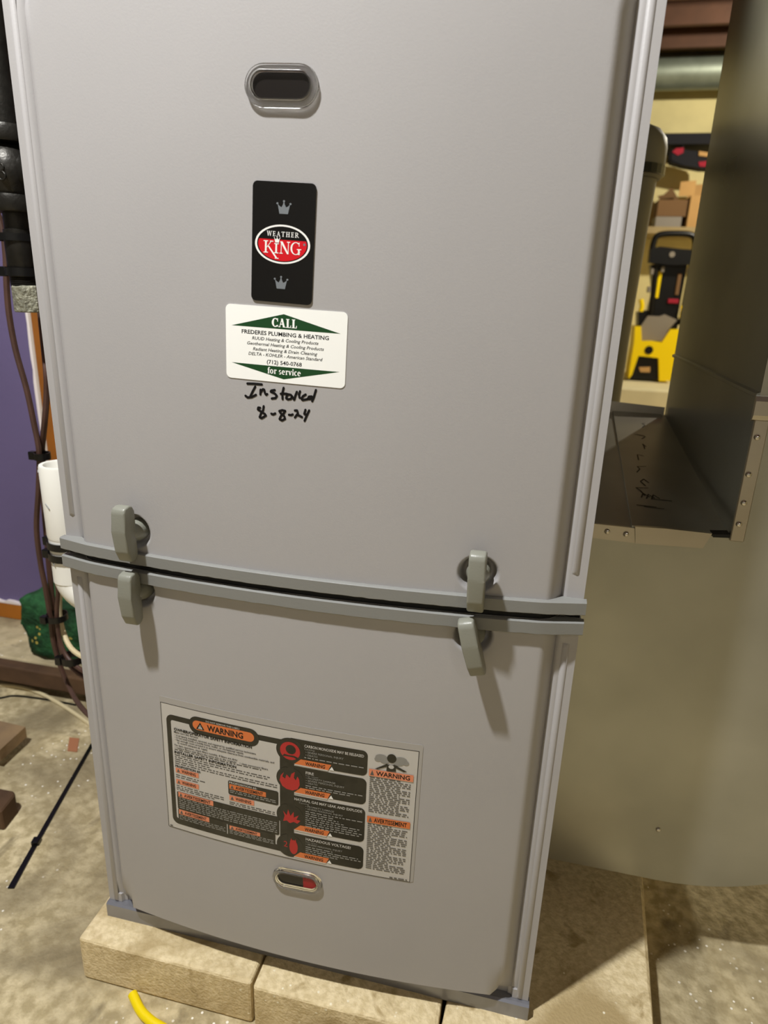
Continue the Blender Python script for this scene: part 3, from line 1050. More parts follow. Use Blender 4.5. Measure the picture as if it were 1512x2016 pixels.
pale += words(0.591, 0.812, 0.385, 0.008, 202) + words(0.591, 0.76, 0.400, 0.008, 203)
LT('NATURAL GAS MAY LEAK AND EXPLODE', 0.548, 0.808, 0.514, 0.495, 'label', 0.02)
LT('Causing:', 0.566, 0.606, 0.532, 0.521, 'lab_fine2', 0.0)
LT('• PROPERTY DAMAGE', 0.592, 0.702, 0.552, 0.539, 'lab_fine2', 0.01)
LT('• SEVERE PERSONAL INJURY', 0.592, 0.736, 0.571, 0.558, 'lab_fine2', 0.01)
for i, e in enumerate((0.81, 0.70, 0.72, 0.74, 0.80, 0.79, 0.81, 0.80)):
    pale += words(0.592, e, 0.585 + i * 0.0165, 0.008, 210 + i)
LT('HAZARDOUS VOLTAGE!', 0.594, 0.770, 0.815, 0.795, 'label', 0.02)
LT('Can cause:', 0.594, 0.640, 0.833, 0.822, 'lab_fine2', 0.0)
LT('• SEVERE PERSONAL INJURY', 0.594, 0.738, 0.853, 0.840, 'lab_fine2', 0.01)
for i, e in enumerate((0.70, 0.80, 0.81, 0.72)):
    pale += words(0.594, e, 0.868 + i * 0.016, 0.008, 230 + i)
decal_obj('fine_print_pale', pale, 'lab_fine2', wlb, TW, L0 + 5)['kind'] = 'stuff'
# right column
cl = [ellipse(0.868, 0.082, 0.022, 0.022, 16), ellipse(0.880, 0.102, 0.018, 0.020, 16), ellipse(0.938, 0.082, 0.022, 0.022, 16), ellipse(0.928, 0.104, 0.02, 0.020, 16), ellipse(0.855, 0.098, 0.012, 0.016, 14), ellipse(0.955, 0.098, 0.012, 0.016, 14)]
for i, c_ in enumerate(cl):
    decal_obj('gas_cloud', [c_], 'lab_fine2', wlb, TW, L0 + 3)
decal_obj('figure_head', [ellipse(0.905, 0.078, 0.0040 * KU, 0.0044 * KV, 20)], 'lab_black', wlb, TW, L0 + 4)
decal_obj('figure_body', [[(0.888, 0.172), (0.890, 0.125), (0.920, 0.122), (0.922, 0.168)], [(0.890, 0.120), (0.896, 0.136), (0.858, 0.168), (0.846, 0.170)], [(0.916, 0.120), (0.962, 0.158), (0.950, 0.162), (0.914, 0.138)]],
          'lab_black', wlb, TW, L0 + 4)
decal_obj('figure_lungs', [ellipse(0.905, 0.138, 0.010, 0.014, 16)], 'label', wlb, TW, L0 + 5)
tabbox(0.826, 0.175, 0.986, 0.225, 'WARNING')
tabbox(0.827, 0.528, 0.986, 0.578, 'AVERTISSEMENT', 'orange')
for i in range(19):
    fine += words(0.830, 0.978, 0.236 + i * 0.0142, 0.0062, 300 + i, full=1.0 if i % 4 else 0.75)
for i in range(25):
    fine += words(0.830, 0.978, 0.590 + i * 0.0146, 0.0062, 340 + i, full=1.0 if i % 5 else 0.6)
fine += words(0.922, 0.989, 0.986, 0.008, 400)
fine += words(0.008, 0.02, 0.985, 0.008, 401)
decal_obj('fine_print', fine, 'lab_fine', wlb, TW, L0 + 3)['kind'] = 'stuff'


# ---- oval sight glasses
def sight_glass(cx, cz, w, h, rot, red):
    T = (cx, cz, w, h, rot)
    sh = h / 2
    sx = w / 2 - sh

    def stadium(k, n=14):
        o = []
        for s, a0 in ((1, -90), (-1, 90)):
            for i in range(n + 1):
                a = math.radians(a0 + 180 * i / n)
                o.append((s * sx + (sh + k) * math.cos(a), (sh + k) * math.sin(a)))
        return o
    ca, sa = math.cos(rot), math.sin(rot)

    def ringmesh(prof):
        bm = bmesh.new()
        rows = []
        for k, y in prof:
            row = []
            for x, z in stadium(k):
                X = cx + x * ca - z * sa
                row.append(bm.verts.new((X, door_y(X) - y, cz + x * sa + z * ca)))
            rows.append(row)
        n = len(rows[0])
        for a, b in zip(rows, rows[1:]):
            for i in range(n):
                bm.faces.new((a[i], a[(i + 1) % n], b[(i + 1) % n], b[i]))
        return bm, rows
    bm, rows = ringmesh([(-0.0042, 0.0004), (-0.0041, 0.0026), (-0.0036, 0.0034), (-0.0026, 0.0030), (-0.0014, 0.0034), (-0.0004, 0.0028), (0.0, 0.0004)])
    n = len(rows[0])
    for i in range(n):
        bm.faces.new((rows[-1][i], rows[-1][(i + 1) % n], rows[0][(i + 1) % n], rows[0][i]))
    g = obj('sight_glass', bm, 'clear', fur, smooth=True)
    bm, rows = ringmesh([(-0.0044, 0.0002), (-0.0044, 0.0010)])
    bm.faces.new(rows[-1])
    bm.faces.new(rows[0])
    obj('dark_window', bm, 'pane', g)
    bm, rows = ringmesh([(-0.0044, 0.0012), (-0.0044, 0.0030), (-0.0052, 0.0030), (-0.0052, 0.0012)])
    n = len(rows[0])
    for i in range(n):
        bm.faces.new((rows[-1][i], rows[-1][(i + 1) % n], rows[0][(i + 1) % n], rows[0][i]))
    obj('inner_lip', bm, 'clear', g, smooth=True)
    if red:
        pts = [(x, z) for x, z in stadium(-0.0054) if x > 0.006]
        zt = sh - 0.0054
        bm = bmesh.new()
        vs = []
        for x, z in [(0.006, -zt)] + sorted(pts, key=lambda p: math.atan2(p[1], p[0] - 0.006)) + [(0.006, zt)]:
            X = cx + x * ca - z * sa
            vs.append(bm.verts.new((X, door_y(X) - 0.0014, cz + x * sa + z * ca)))
        bm.faces.new(vs)
        obj('red_lamp_pane', bm, 'pane_red', g)


sight_glass(-0.0056, 0.7755, 0.0495, 0.0250, math.radians(-2.2), False)
sight_glass(0.0008, 0.1300, 0.0485, 0.0235, math.radians(2.0), True)

# unseen plenum added above the furnace so the pipe behind stays in shade
pl = thing('shading_plenum', 'unseen sheet metal plenum added above the furnace to shade the pipe behind', 'duct', (0, 0.35, 0.8645))
obj('shading_shell', bx(-0.215, 0.215, 0.02, 0.70, 0.8646, 2.195), 'galv', pl)
obj('shading_collar', bx(-0.2195, 0.2195, 0.0155, 0.7045, 0.8646, 0.895, 0.001, 1), 'galv_edge', pl)

# ------------------------------------------------------------------ concrete blocks under the furnace
random.seed(11)


def block(x0, x1, y0, y1, rot, label):
    bm = bmesh.new()
    box(bm, x0, x1, y0, y1, FZ, 0.0005, 0.0035, 2)
    bmesh.ops.subdivide_edges(bm, edges=[e for e in bm.edges if e.calc_length() > 0.02], cuts=11, use_grid_fill=True)
    for v in bm.verts:
        if v.co.z < -0.001 and v.co.z > FZ + 0.001:
            v.co.x += random.uniform(-0.00008, 0.00008)
            v.co.y += random.uniform(-0.00008, 0.00008)
        elif v.co.z >= -0.001 and (abs(v.co.x - x0) < 0.012 or abs(v.co.x - x1) < 0.012 or abs(v.co.y - y0) < 0.012):
            v.co.z -= random.uniform(0, 0.0016)
    c = Vector((x1, y0, 0))
    bmesh.ops.rotate(bm, verts=bm.verts, cent=c, matrix=Matrix.Rotation(rot, 3, 'Z'))
    return tag(obj('concrete_block', bm, 'paver'), label, 'block', 'blocks under the furnace')


block(-0.238, -0.0440, -0.033, 0.370, 0.0, 'tan concrete block under the left front corner of the furnace')
block(-0.0410, 0.1420, -0.036, 0.370, 0.0, 'tan concrete block under the middle of the furnace front')
block(0.1445, 0.3370, -0.040, 0.370, math.radians(-4), 'wide tan concrete block under the right front corner, reaching beyond the furnace')

# ------------------------------------------------------------------ galvanised return duct
DX0, DX1, DY0, DY1 = 0.357, 0.612, 0.150, 0.565
rd = thing('return_duct', 'galvanised sheet metal return duct with curved boot rising beside the furnace', 'duct', (0.36, 0.35, 0.05))
xa = W2 + 0.0015
ZB, ZT, ZJ = 0.051, 0.4515, 0.575
x0h, Rh = 0.353, 0.259


def heel(n=22):
    return [(x0h + Rh * math.sin(math.radians(90 * k / n)), ZB + Rh - Rh * math.cos(math.radians(90 * k / n))) for k in range(n + 1)]


out = [(xa, ZB)] + heel() + [(DX1, ZJ), (DX0, ZJ), (DX0, ZT), (xa, ZT)]
bm = bmesh.new()
prism(bm, out, 'y', DY0 - 0.0006, DY0 + 0.0006)
obj('boot_front', bm, 'galv', rd)
bm = bmesh.new()
prism(bm, [(x, z + (0.044 if z == ZT else 0)) for x, z in out], 'y', DY1 - 0.0006, DY1 + 0.0006)
obj('boot_back', bm, 'galv_shade', rd)
bm = bmesh.new()
hp = [(xa, ZB)] + heel() + [(DX1, ZJ)]
pr = None
for x, z in hp:
    a = bm.verts.new((x, DY0 + 0.0006, z))
    b = bm.verts.new((x, DY1 - 0.0006, z))
    if pr:
        bm.faces.new((pr[0], a, b, pr[1]))
    pr = (a, b)
obj('boot_heel', bm, 'galv', rd, smooth=True)
# top sheet of the boot rises a little towards the back, with an overlapping cover sheet
ZR = 0.495


def ztop(y):
    return ZT + (ZR - ZT) * (y - DY0) / (DY1 - DY0)


bm = bmesh.new()
prism(bm, [(DY0, ZT), (DY1, ZR), (DY1, ZR - 0.0012), (DY0, ZT - 0.0012)], 'x', xa, DX0)
obj('boot_top', bm, 'galv', rd)
bm = bmesh.new()
v = [(0.2712, DY0 - 0.001), (0.340, DY0 - 0.001), (0.352, DY1), (0.284, DY1)]
lo_ = [bm.verts.new((x, y, ztop(y) + 0.0004)) for x, y in v]
hi_ = [bm.verts.new((x, y, ztop(y) + 0.0024)) for x, y in v]
bm.faces.new(lo_)
bm.faces.new(hi_)
for i in range(4):
    bm.faces.new((lo_[i], lo_[(i + 1) % 4], hi_[(i + 1) % 4], hi_[i]))
cs = obj('cover_sheet', bm, 'galv', rd)
sc = []
random.seed(5)
for (px, py) in ((1258, 865), (1256, 880), (1259, 893), (1256, 908), (1262, 925), (1266, 942), (1268, 955)):
    p = atz(px, py, 0.47)
    sc.append([(p.x + random.uniform(-.006, .004), p.y - .012), (p.x + random.uniform(-.004, .008), p.y), (p.x + random.uniform(-.006, .004), p.y + .008), (p.x + .006, p.y + random.uniform(-.004, .012))])
for k, (px, py) in enumerate(((1268, 985), (1278, 987), (1288, 988), (1300, 992), (1270, 1000), (1285, 1003))):
    p = atz(px, py, 0.457)
    sc.append([(p.x - .004, p.y - .006), (p.x - .001, p.y + .006), (p.x + .004, p.y - .003)] if k < 3 else [(p.x - .008, p.y), (p.x + .010, p.y - .001)])
bm = bmesh.new()
for poly in strokes(sc, 0.0007):
    vs = [bm.verts.new((x, y, ztop(y) + 0.00265)) for x, y in poly]
    bm.faces.new(vs)
obj('marker_scrawl', bm, 'scrawl', cs)['kind'] = 'stuff'
bm = bmesh.new()
prism(bm, [(xa + 0.004, ZR - 0.002), (DX0 - 0.002, ZR - 0.002), (DX0 - 0.002, ZR + 0.012), (xa + 0.05, ZR + 0.016), (xa + 0.004, ZR + 0.012)], 'y', DY1 - 0.004, DY1 - 0.0025)
obj('back_lip', bm, 'galv_edge', rd)
# turned-over flanges at the throat
bm = bmesh.new()
prism(bm, [(xa, 0.4525), (0.2735, 0.4520), (0.2760, 0.4375), (xa, 0.4385)], 'y', DY0 - 0.0035, DY0 - 0.0007)
obj('throat_flange', bm, 'galv_edge', rd)
bm = bmesh.new()
prism(bm, [(0.2735, 0.4540), (0.300, 0.4552), (0.3400, 0.4548), (0.3345, 0.4400), (0.2760, 0.4378)], 'y', DY0 - 0.0050, DY0 - 0.0007)
obj('throat_flange', bm, 'galv_edge', rd)
bm = bmesh.new()
box(bm, DX0 - 0.001, DX0 + 0.0110, DY0 - 0.0035, DY0 - 0.0007, 0.4490, 0.5600, 0.0008, 1)
obj('side_flange', bm, 'galv_edge', rd)
bm = bmesh.new()
prism(bm, [(0.3412, 0.4535), (0.3558, 0.4548), (0.3558, 0.4515), (0.342, 0.4505)], 'y', DY0 - 0.0020, DY0 + 0.010)
obj('corner_gap_shade', bm, 'black', rd)  # solid black piece painting the dark of the open corner
for x, z, yy in ((0.3607, 0.4657, 0.0035), (0.3610, 0.4858, 0.0035), (0.3600, 0.5118, 0.0035), (0.3606, 0.5450, 0.0035), (0.2497, 0.4462, 0.0035), (0.2667, 0.4455, 0.0035), (0.2330, 0.4470, 0.0035),
                 (0.3455, 0.1180, 0.0006)):
    bm = bmesh.new()
    y = DY0 - yy
    lathe(bm, [(0.0028, y + 0.0003), (0.0026, y - 0.0008), (0.0018, y - 0.0017), (0.0006, y - 0.0021)], x, z, 14, axis='y')
    obj('rivet', bm, 'rivet', rd, smooth=True)
# the drop: four walls
bm = bmesh.new()
T_ = 0.0012
box(bm, DX0, DX0 + T_, DY0, DY1, ZT, 2.20)
obj('drop_side', bm, 'galv_shade', rd)
bm = bmesh.new()
box(bm, DX0, DX1, DY0 - 0.0010, DY0 + 0.0006, ZJ, 2.20)
obj('drop_front', bm, 'galv', rd)
bm = bmesh.new()
box(bm, DX1 - T_, DX1, DY0, DY1, ZJ, 2.20)
obj('drop_side', bm, 'galv', rd)
bm = bmesh.new()
box(bm, DX0, DX1, DY1 - T_, DY1, ZR, 2.20)
obj('drop_back', bm, 'galv_shade', rd)
# cleat at the joint: rolled band on the front, raised seam on the side
bm = bmesh.new()
prism(bm, [(DY0 - 0.001, 0.5585), (DY0 - 0.0040, 0.5600), (DY0 - 0.0060, 0.5640), (DY0 - 0.0060, 0.5760), (DY0 - 0.0035, 0.5800), (DY0 - 0.001, 0.5805)], 'x', DX0 - 0.0035, DX1)
obj('drive_cleat', bm, 'galv_edge', rd)
bm = bmesh.new()
prism(bm, [(DX0, 0.5770), (DX0 - 0.0030, 0.5785), (DX0 - 0.0030, 0.5815), (DX0, 0.5830)], 'y', DY0 - 0.0010, DY1)
obj('side_seam', bm, 'galv_shade', rd)

# ------------------------------------------------------------------ grey pipe stub behind the boot
bm = bmesh.new()
lathe(bm, [(0.044, FZ), (0.0415, 0.40), (0.0430, 0.62), (0.0475, 0.78), (0.0500, 0.835)], 0.273, 0.765, 32)
pp = obj('vent_pipe', bm, 'beige', None, smooth=True)
tag(pp, 'beige-grey plastic pipe with flared capped top behind the furnace', 'pipe')
bm = bmesh.new()
lathe(bm, [(0.0540, 0.8350), (0.0590, 0.842), (0.0590, 0.878), (0.0560, 0.893), (0.0460, 0.905), (0.030, 0.912), (0.001, 0.914)], 0.273, 0.765, 32)
obj('cap', bm, 'beige', pp, smooth=True)
bm = bmesh.new()
lathe(bm, [(0.051, 0.838), (0.0605, 0.840), (0.0605, 0.853), (0.051, 0.855)], 0.273, 0.765, 32)
obj('clamp_band', bm, 'tie', pp)

# ------------------------------------------------------------------ left: gas drip leg, wires, trap
GX, GY = -0.397, 0.20
gp = thing('gas_pipe', 'black iron gas pipe with bulging tee and grey capped drip leg', 'pipe', (GX, GY, 0.63))
bm = bmesh.new()
lathe(bm, [(0.0155, 0.800), (0.0155, 2.2)], GX, GY, 24)
obj('riser', bm, 'iron', gp, smooth=True)
bm = bmesh.new()
lathe(bm, [(0.016, 0.7855), (0.0270, 0.7870), (0.0280, 0.7890), (0.0280, 0.8000), (0.0265, 0.8030), (0.016, 0.8040)], GX, GY, 28)
obj('collar', bm, 'iron', gp, smooth=True)
bm = bmesh.new()
lathe(bm, [(0.017, 0.7860), (0.0215, 0.7830), (0.0285, 0.7720), (0.0310, 0.7600), (0.0290, 0.7480), (0.0225, 0.7395), (0.0225, 0.736)], GX, GY, 28)
te = obj('tee_body', bm, 'iron', gp, smooth=True)
bm = bmesh.new()
lathe(bm, [(0.016, -0.390), (0.020, -0.372), (0.0225, -0.360), (0.0215, -0.345), (0.0150, -0.344), (0.0150, -0.2228)], GY, 0.760, 24, axis='x')
obj('tee_branch', bm, 'iron', te, smooth=True)
p = at(2, 338, GY - 0.028)
for dz, r in ((0.0045, 0.0032), (-0.0035, 0.004)):
    bm = bmesh.new()
    for k in range(20):
        pass
    ring = [(p.x + r * math.cos(k * math.pi / 8), p.y + 0.0005, p.z + dz + r * math.sin(k * math.pi / 8)) for k in range(17)]
    tube(bm, ring, 0.0009, 6, 1, smooth=False)
    obj('cast_mark', bm, 'iron', te)
bm = bmesh.new()
lathe(bm, [(0.015, 0.7195), (0.0255, 0.7205), (0.0265, 0.7220), (0.0265, 0.7340), (0.0255, 0.7370), (0.015, 0.7380)], GX, GY, 28)
obj('collar', bm, 'iron', gp, smooth=True)
bm = bmesh.new()
lathe(bm, [(0.0150, 0.645), (0.0150, 0.6545), (0.0158, 0.6555), (0.0158, 0.703), (0.0142, 0.7035), (0.0142, 0.722)], GX + 0.001, GY, 24)
obj('nipple', bm, 'iron', gp, smooth=True)
bm = bmesh.new()
pf = []
for k in range(5):
    z = 0.6455 + k * 0.0019
    pf += [(0.0135, z), (0.0150, z + 0.0009)]
lathe(bm, pf, GX + 0.0015, GY - 0.001, 24)
obj('thread', bm, 'iron', gp, smooth=True)
bm = bmesh.new()
lathe(bm, [(0.0165, 0.6175), (0.0178, 0.6185), (0.0178, 0.6445), (0.0165, 0.6460), (0.0120, 0.6465)], GX + 0.003, GY, 8)
bmesh.ops.rotate(bm, verts=bm.verts, cent=(GX, GY, 0), matrix=Matrix.Rotation(math.radians(20), 3, 'Z'))
obj('drip_cap', bm, 'iron_cap', gp)


def cable_tie(c, r, z, h, headdir, label, tail=None, ry=None):
    """nylon strap round (c.x, c.y) with a square head"""
    t = thing('cable_tie', label, 'cable tie', (c[0], c[1], z), 'black cable ties beside the furnace')
    bm = bmesh.new()
    ry = ry or r
    seg = 28
    rows = []
    for k in range(seg):
        a = 2 * math.pi * k / seg
        rows.append([bm.verts.new((c[0] + (r + e) * math.cos(a), c[1] + (ry + e) * math.sin(a), z + dz)) for e, dz in
                     ((0, -h / 2), (0.0014, -h / 2), (0.0014, h / 2), (0, h / 2))])
    for k in range(seg):
        a, b = rows[k], rows[(k + 1) % seg]
        for q in range(4):
            bm.faces.new((a[q], a[(q + 1) % 4], b[(q + 1) % 4], b[q]))
    obj('strap', bm, 'tie', t, smooth=True)
    hx, hy = c[0] + (r + 0.003) * math.cos(headdir), c[1] + (ry + 0.003) * math.sin(headdir)
    obj('head', bx(hx - 0.0045, hx + 0.0045, hy - 0.004, hy + 0.004, z - h * 0.62, z + h * 0.62, 0.001), 'tie', t)
    return t


cable_tie((GX - 0.005, GY + 0.004), 0.0225, 0.6955, 0.0075, math.radians(205), 'upper black cable tie around the iron gas pipe')
cable_tie((GX + 0.0005, GY + 0.000), 0.0170, 0.6600, 0.0085, math.radians(200), 'black cable tie around the gas pipe just above the grey cap')

WY = 0.222


def wire(name, px, label, mat_, r, grp='wires beside the furnace', Y=WY):
    pts = []
    for q in px:
        y = q[2] if len(q) > 2 else Y
        pts.append(at(q[0], q[1], y))
    bm = bmesh.new()
    tube(bm, pts, r, 8, 6)
    return tag(obj(name, bm, mat_, None, smooth=True), label, 'wire', grp)


wire('thermostat_wire', [(-30, 360), (2, 440), (11, 500), (13, 560), (18, 620), (31, 690), (52, 765), (66, 830), (77, 890), (76, 960), (72, 1040), (80, 1110), (90, 1160), (99, 1215), (107, 1270), (128, 1335), (158, 1390, 0.21), (200, 1430, 0.20)],
     'brown wire running down past the purple wall from gas pipe to floor', 'wire_brown', 0.0034)
wire('thermostat_wire', [(72, 540, 0.26), (84, 660, 0.24), (91, 730), (92, 775), (88, 830), (83, 880, 0.232), (84, 897, 0.232), (84, 960, 0.238), (92, 1060, 0.235), (97, 1120, 0.232), (103, 1180, 0.232), (106, 1215, 0.231), (116, 1265, 0.228), (138, 1310, 0.222), (190, 1350, 0.20)],
     'brown wire curving from behind the furnace edge to join the wire bundle', 'wire_brown', 0.0036)
wire('thermostat_wire', [(102, 1098, 0.20), (108, 1125, 0.21), (114, 1165, 0.214), (112, 1215, 0.216), (120, 1268, 0.214), (142, 1305, 0.208), (200, 1345, 0.19)],
     'short brown wire leaving the white drain fitting in the bundle', 'wire_brown', 0.0030)
wire('cream_cable', [(124, 1100, 0.20), (120, 1150, 0.222), (117, 1200, 0.227), (125, 1245, 0.226), (147, 1283, 0.21), (205, 1312, 0.18)],
     'pale cream cable curving behind the furnace edge in the wire bundle', 'wire_cream', 0.0034)

c = at(79, 897, WY)
cable_tie((c.x + 0.003, c.y), 0.0085, c.z, 0.0085, math.radians(190), 'black cable tie on the wires above the white drain pipe')
c = at(112, 1214, WY)
cable_tie((c.x, c.y), 0.0125, c.z, 0.0085, math.radians(230), 'black cable tie on the wires in front of the green stone')
c = at(142, 1296, 0.212)
cable_tie((c.x, c.y), 0.0130, c.z, 0.010, math.radians(215), 'lowest black cable tie on the wires, against the furnace edge')

PX, PY = -0.3395, 0.152
pv_ = thing('drain_trap', 'white plastic condensate drain trap with an open top beside the furnace', 'pipe fitting', (PX, PY, 0.30))
bm = bmesh.new()
lathe(bm, [(0.0175, 0.372), (0.0225, 0.372), (0.0232, 0.375), (0.0232, 0.4555), (0.0225, 0.4575), (0.0185, 0.4575), (0.0175, 0.4555), (0.0175, 0.376)], PX, PY, 36, cap=False)
obj('open_coupling', bm, 'pvc', pv_, smooth=True)
bm = bmesh.new()
lathe(bm, [(0.0120, 0.398), (0.0174, 0.400), (0.0174, 0.370), (0.0205, 0.370), (0.0222, 0.372), (0.0222, 0.318)], PX, PY, 36)
obj('pipe', bm, 'pvc', pv_, smooth=True)
bm = bmesh.new()
tube(bm, [(PX, PY, 0.342), (PX, PY, 0.318), (PX + 0.014, PY, 0.302), (PX + 0.040, PY, 0.297), (PX + 0.1165, PY, 0.297)], 0.0215, 20, 8)
obj('elbow', bm, 'pvc', pv_, smooth=True)
bm = bmesh.new()
for a0, z, l in ((215, 0.452, 0.003), (250, 0.416, 0.006), (235, 0.352, 0.004), (245, 0.347, 0.005)):
    a = math.radians(a0)
    q = Vector((PX + 0.0234 * math.cos(a), PY + 0.0234 * math.sin(a), z))
    t_ = Vector((-math.sin(a), math.cos(a), 0.0))
    tube(bm, [q, q + t_ * l + Vector((0, 0, -l * 0.8))], 0.0006, 6, 1, smooth=False)
obj('scuff_print', bm, 'print_grey', pv_)['kind'] = 'stuff'
bm = bmesh.new()
cable_tie((PX, PY), 0.0233, 0.3645, 0.0085, math.radians(190), 'upper black cable tie strapped around the white drain pipe')
cable_tie((PX, PY), 0.0233, 0.3505, 0.0085, math.radians(200), 'lower black cable tie strapped around the white drain pipe')
bm.free()

# ------------------------------------------------------------------ left: things on the ledge and floor
bm = bmesh.new()
box(bm, -0.687, -0.500, 0.428, 0.535, -0.0005, 0.118, 0.016, 3)
bmesh.ops.subdivide_edges(bm, edges=bm.edges[:], cuts=9, use_grid_fill=True)
random.seed(3)
from mathutils import noise as mn
for v in bm.verts:
    n_ = mn.noise_vector(v.co * 28) * 0.008 + mn.noise_vector(v.co * 90) * 0.003
    v.co += n_ if v.co.z > 0.012 else Vector((n_.x, n_.y, 0))
gs = obj('painted_stone', bm, 'gstone', None, smooth=True)
tag(gs, 'rough stone block painted green standing on the ledge by the purple wall', 'stone')
# loose timber
tw = thing('timber_offcut', 'light brown plank end lying near the left edge above other offcut', 'wood', (-0.68, 0.27, FZ))
bm = bmesh.new()
ZP = FZ + 0.034
ta, tb, tc = atz(50, 1431, ZP), atz(-2, 1478, ZP), atz(-40, 1415, ZP)
dv = Vector((-0.4, 0.02, 0))
prism(bm, [(p.x, p.y) for p in (ta, tb, tb + dv, ta + dv)], 'z', FZ + 0.015, ZP)
obj('board', bm, 'wood', tw)
bm = bmesh.new()
box(bm, tb.x - 0.25, tb.x - 0.06, tb.y + 0.015, tb.y + 0.06, FZ, FZ + 0.0152)
obj('cleat', bm, 'wood_dark', tw)
bm = bmesh.new()
ZQ = FZ + 0.032
qa, qb, qc = atz(26, 1556, ZQ), atz(30, 1563, ZQ), atz(2, 1598, ZQ)
dv = Vector((-0.4, -0.01, 0))
prism(bm, [(p.x, p.y) for p in (qa, qb, qc, qc + dv, qa + dv)], 'z', FZ, ZQ)
bmesh.ops.bevel(bm, geom=bm.edges[:], offset=0.002, segments=1, affect='EDGES')
tag(obj('timber_offcut', bm, 'wood_dark'), 'dark brown wooden block at the left edge nearest the black tie', 'wood')

bm = bmesh.new()
q = [atz(u, v, FZ) for u, v in ((137, 1453), (156, 1455), (152, 1481), (133, 1479))]
prism(bm, [(a.x, a.y) for a in q], 'z', FZ, FZ + 0.0015)
tag(obj('brick_chip', bm, 'chip'), 'small flat orange chip on the concrete floor', 'chip')

# pair of long cable ties joined at a head
t = thing('long_cable_tie', 'long black cable tie joined end to end lying on the concrete floor', 'cable tie', tuple(atz(72, 1660, FZ)))
a, b, c = atz(22, 1750, FZ), atz(72, 1660, FZ), atz(182, 1466, FZ)


def flat_strip(p, q, w0, w1, h):
    bm = bmesh.new()
    d = (q - p).normalized()
    n_ = Vector((-d.y, d.x, 0))
    rows = []
    for pt, w in ((p, w0), (q, w1)):
        rows.append([bm.verts.new((pt + n_ * s * w / 2) + Vector((0, 0, z))) for s, z in ((-1, 0.0002), (1, 0.0002), (1, h), (-1, h))])
    for k in range(4):
        bm.faces.new((rows[0][k], rows[0][(k + 1) % 4], rows[1][(k + 1) % 4], rows[1][k]))
    bm.faces.new(rows[0])
    bm.faces.new(rows[1])
    return bm


obj('strap', flat_strip(a, b, 0.0076, 0.0062, 0.002), 'tie', t)
obj('strap', flat_strip(b, c, 0.0064, 0.0056, 0.002), 'tie', t)
bm = bmesh.new()
box(bm, -0.0055, 0.0055, -0.005, 0.005, 0.0002, 0.0065, 0.001, 1)
bmesh.ops.rotate(bm, verts=bm.verts, cent=(0, 0, 0), matrix=Matrix.Rotation(math.atan2((c - a).y, (c - a).x), 3, 'Z'))
bmesh.ops.translate(bm, verts=bm.verts, vec=b)
obj('head', bm, 'tie', t)

# yellow cord end
bm = bmesh.new()
P0, P1, P2, P3 = atz(261, 1958, FZ + 0.006), atz(276, 1988, FZ + 0.0055), atz(297, 2010, FZ + 0.005), atz(360, 2060, FZ + 0.005)
tube(bm, [P0 + Vector((0, 0, 0.001)), P1, P2, P3, P3 + Vector((0.10, -0.06, 0))], 0.0048, 14, 8)
yc = tag(obj('yellow_cord', bm, 'yellowcord', None, smooth=True), 'cut end of a bright yellow cord on the floor before the blocks', 'cord')

# cables on the floor at the far left
bm = bmesh.new()
tube(bm, [atz(-160, 1335, FZ + 0.003), atz(-30, 1346, FZ + 0.003), atz(30, 1351, FZ + 0.004), atz(70, 1361, FZ + 0.004), atz(115, 1384, FZ + 0.003), atz(175, 1424, FZ + 0.003), atz(240, 1475, FZ + 0.003)], 0.0033, 8, 6)
tag(obj('cream_cable', bm, 'wire_cream', None, smooth=True), 'pale cream cable lying curved across the concrete floor', 'cable')
bm = bmesh.new()
tube(bm, [atz(-160, 1400, FZ + 0.0018), atz(-10, 1376, FZ + 0.0018), atz(30, 1370, FZ + 0.0018), atz(90, 1377, FZ + 0.0018), atz(150, 1388, FZ + 0.0018)], 0.0017, 8, 6)
tag(obj('black_cable', bm, 'tie', None, smooth=True), 'thin black cable on the floor beneath the sill board', 'cable')

# ------------------------------------------------------------------ back room seen through the gap
YW = 4.6
struct(obj('cream_step', bx(-0.6, 2.8, 4.15, 5.6, FZ, 0.105, 0.01), 'slab'))


def outl(px, Y, y0, y1):
    """outline given in photo pixels at depth Y, extruded to a solid from y0 to y1"""
    bm = bmesh.new()
    pts = [at(u, v, Y) for u, v in px]
    prism(bm, [(p.x, p.z) for p in pts], 'y', y0, y1)
    return bm


def crop(pts, ox=1220, oy=560, k=7.757):
    return [(ox + x / k, oy + y / k) for x, y in pts]


base = at(1289, 752, YW)
pw = thing('pressure_washer', 'yellow and black pressure washer with upright handle on the cream step', 'pressure washer', (base.x, YW, 0.106))
shell = crop([(232, 640), (325, 640), (335, 865), (480, 860), (640, 885), (770, 690), (900, 685), (925, 720), (915, 800), (840, 1100), (775, 1470), (600, 1475), (592, 1125), (440, 1105), (285, 1090), (185, 1380), (135, 1440), (150, 1280), (215, 900)])
bm = outl(shell, YW, YW - 0.01, YW + 0.22)
obj('yellow_shell', bm, 'yellow', pw)
bm = outl(crop([(240, 1060), (640, 1090), (640, 1470), (150, 1450)]), YW, YW + 0.03, YW + 0.20)
obj('lower_recess', bm, 'bplast', pw)
bm = outl(crop([(300, 1270), (470, 1265), (465, 1345), (320, 1340)]), YW, YW + 0.01, YW + 0.04)
obj('label_plate', bm, 'carton', pw)
p = at(1277, 689, YW)
bm = bmesh.new()
lathe(bm, [(0.028, YW - 0.016), (0.028, YW + 0.01)], p.x, p.z, 18, axis='y')
obj('round_port', bm, 'bplast', pw)
bm = outl(crop([(330, 640), (440, 480), (620, 490), (700, 460), (890, 545), (760, 690), (660, 870), (480, 860), (340, 860)]), YW, YW + 0.03, YW + 0.2)
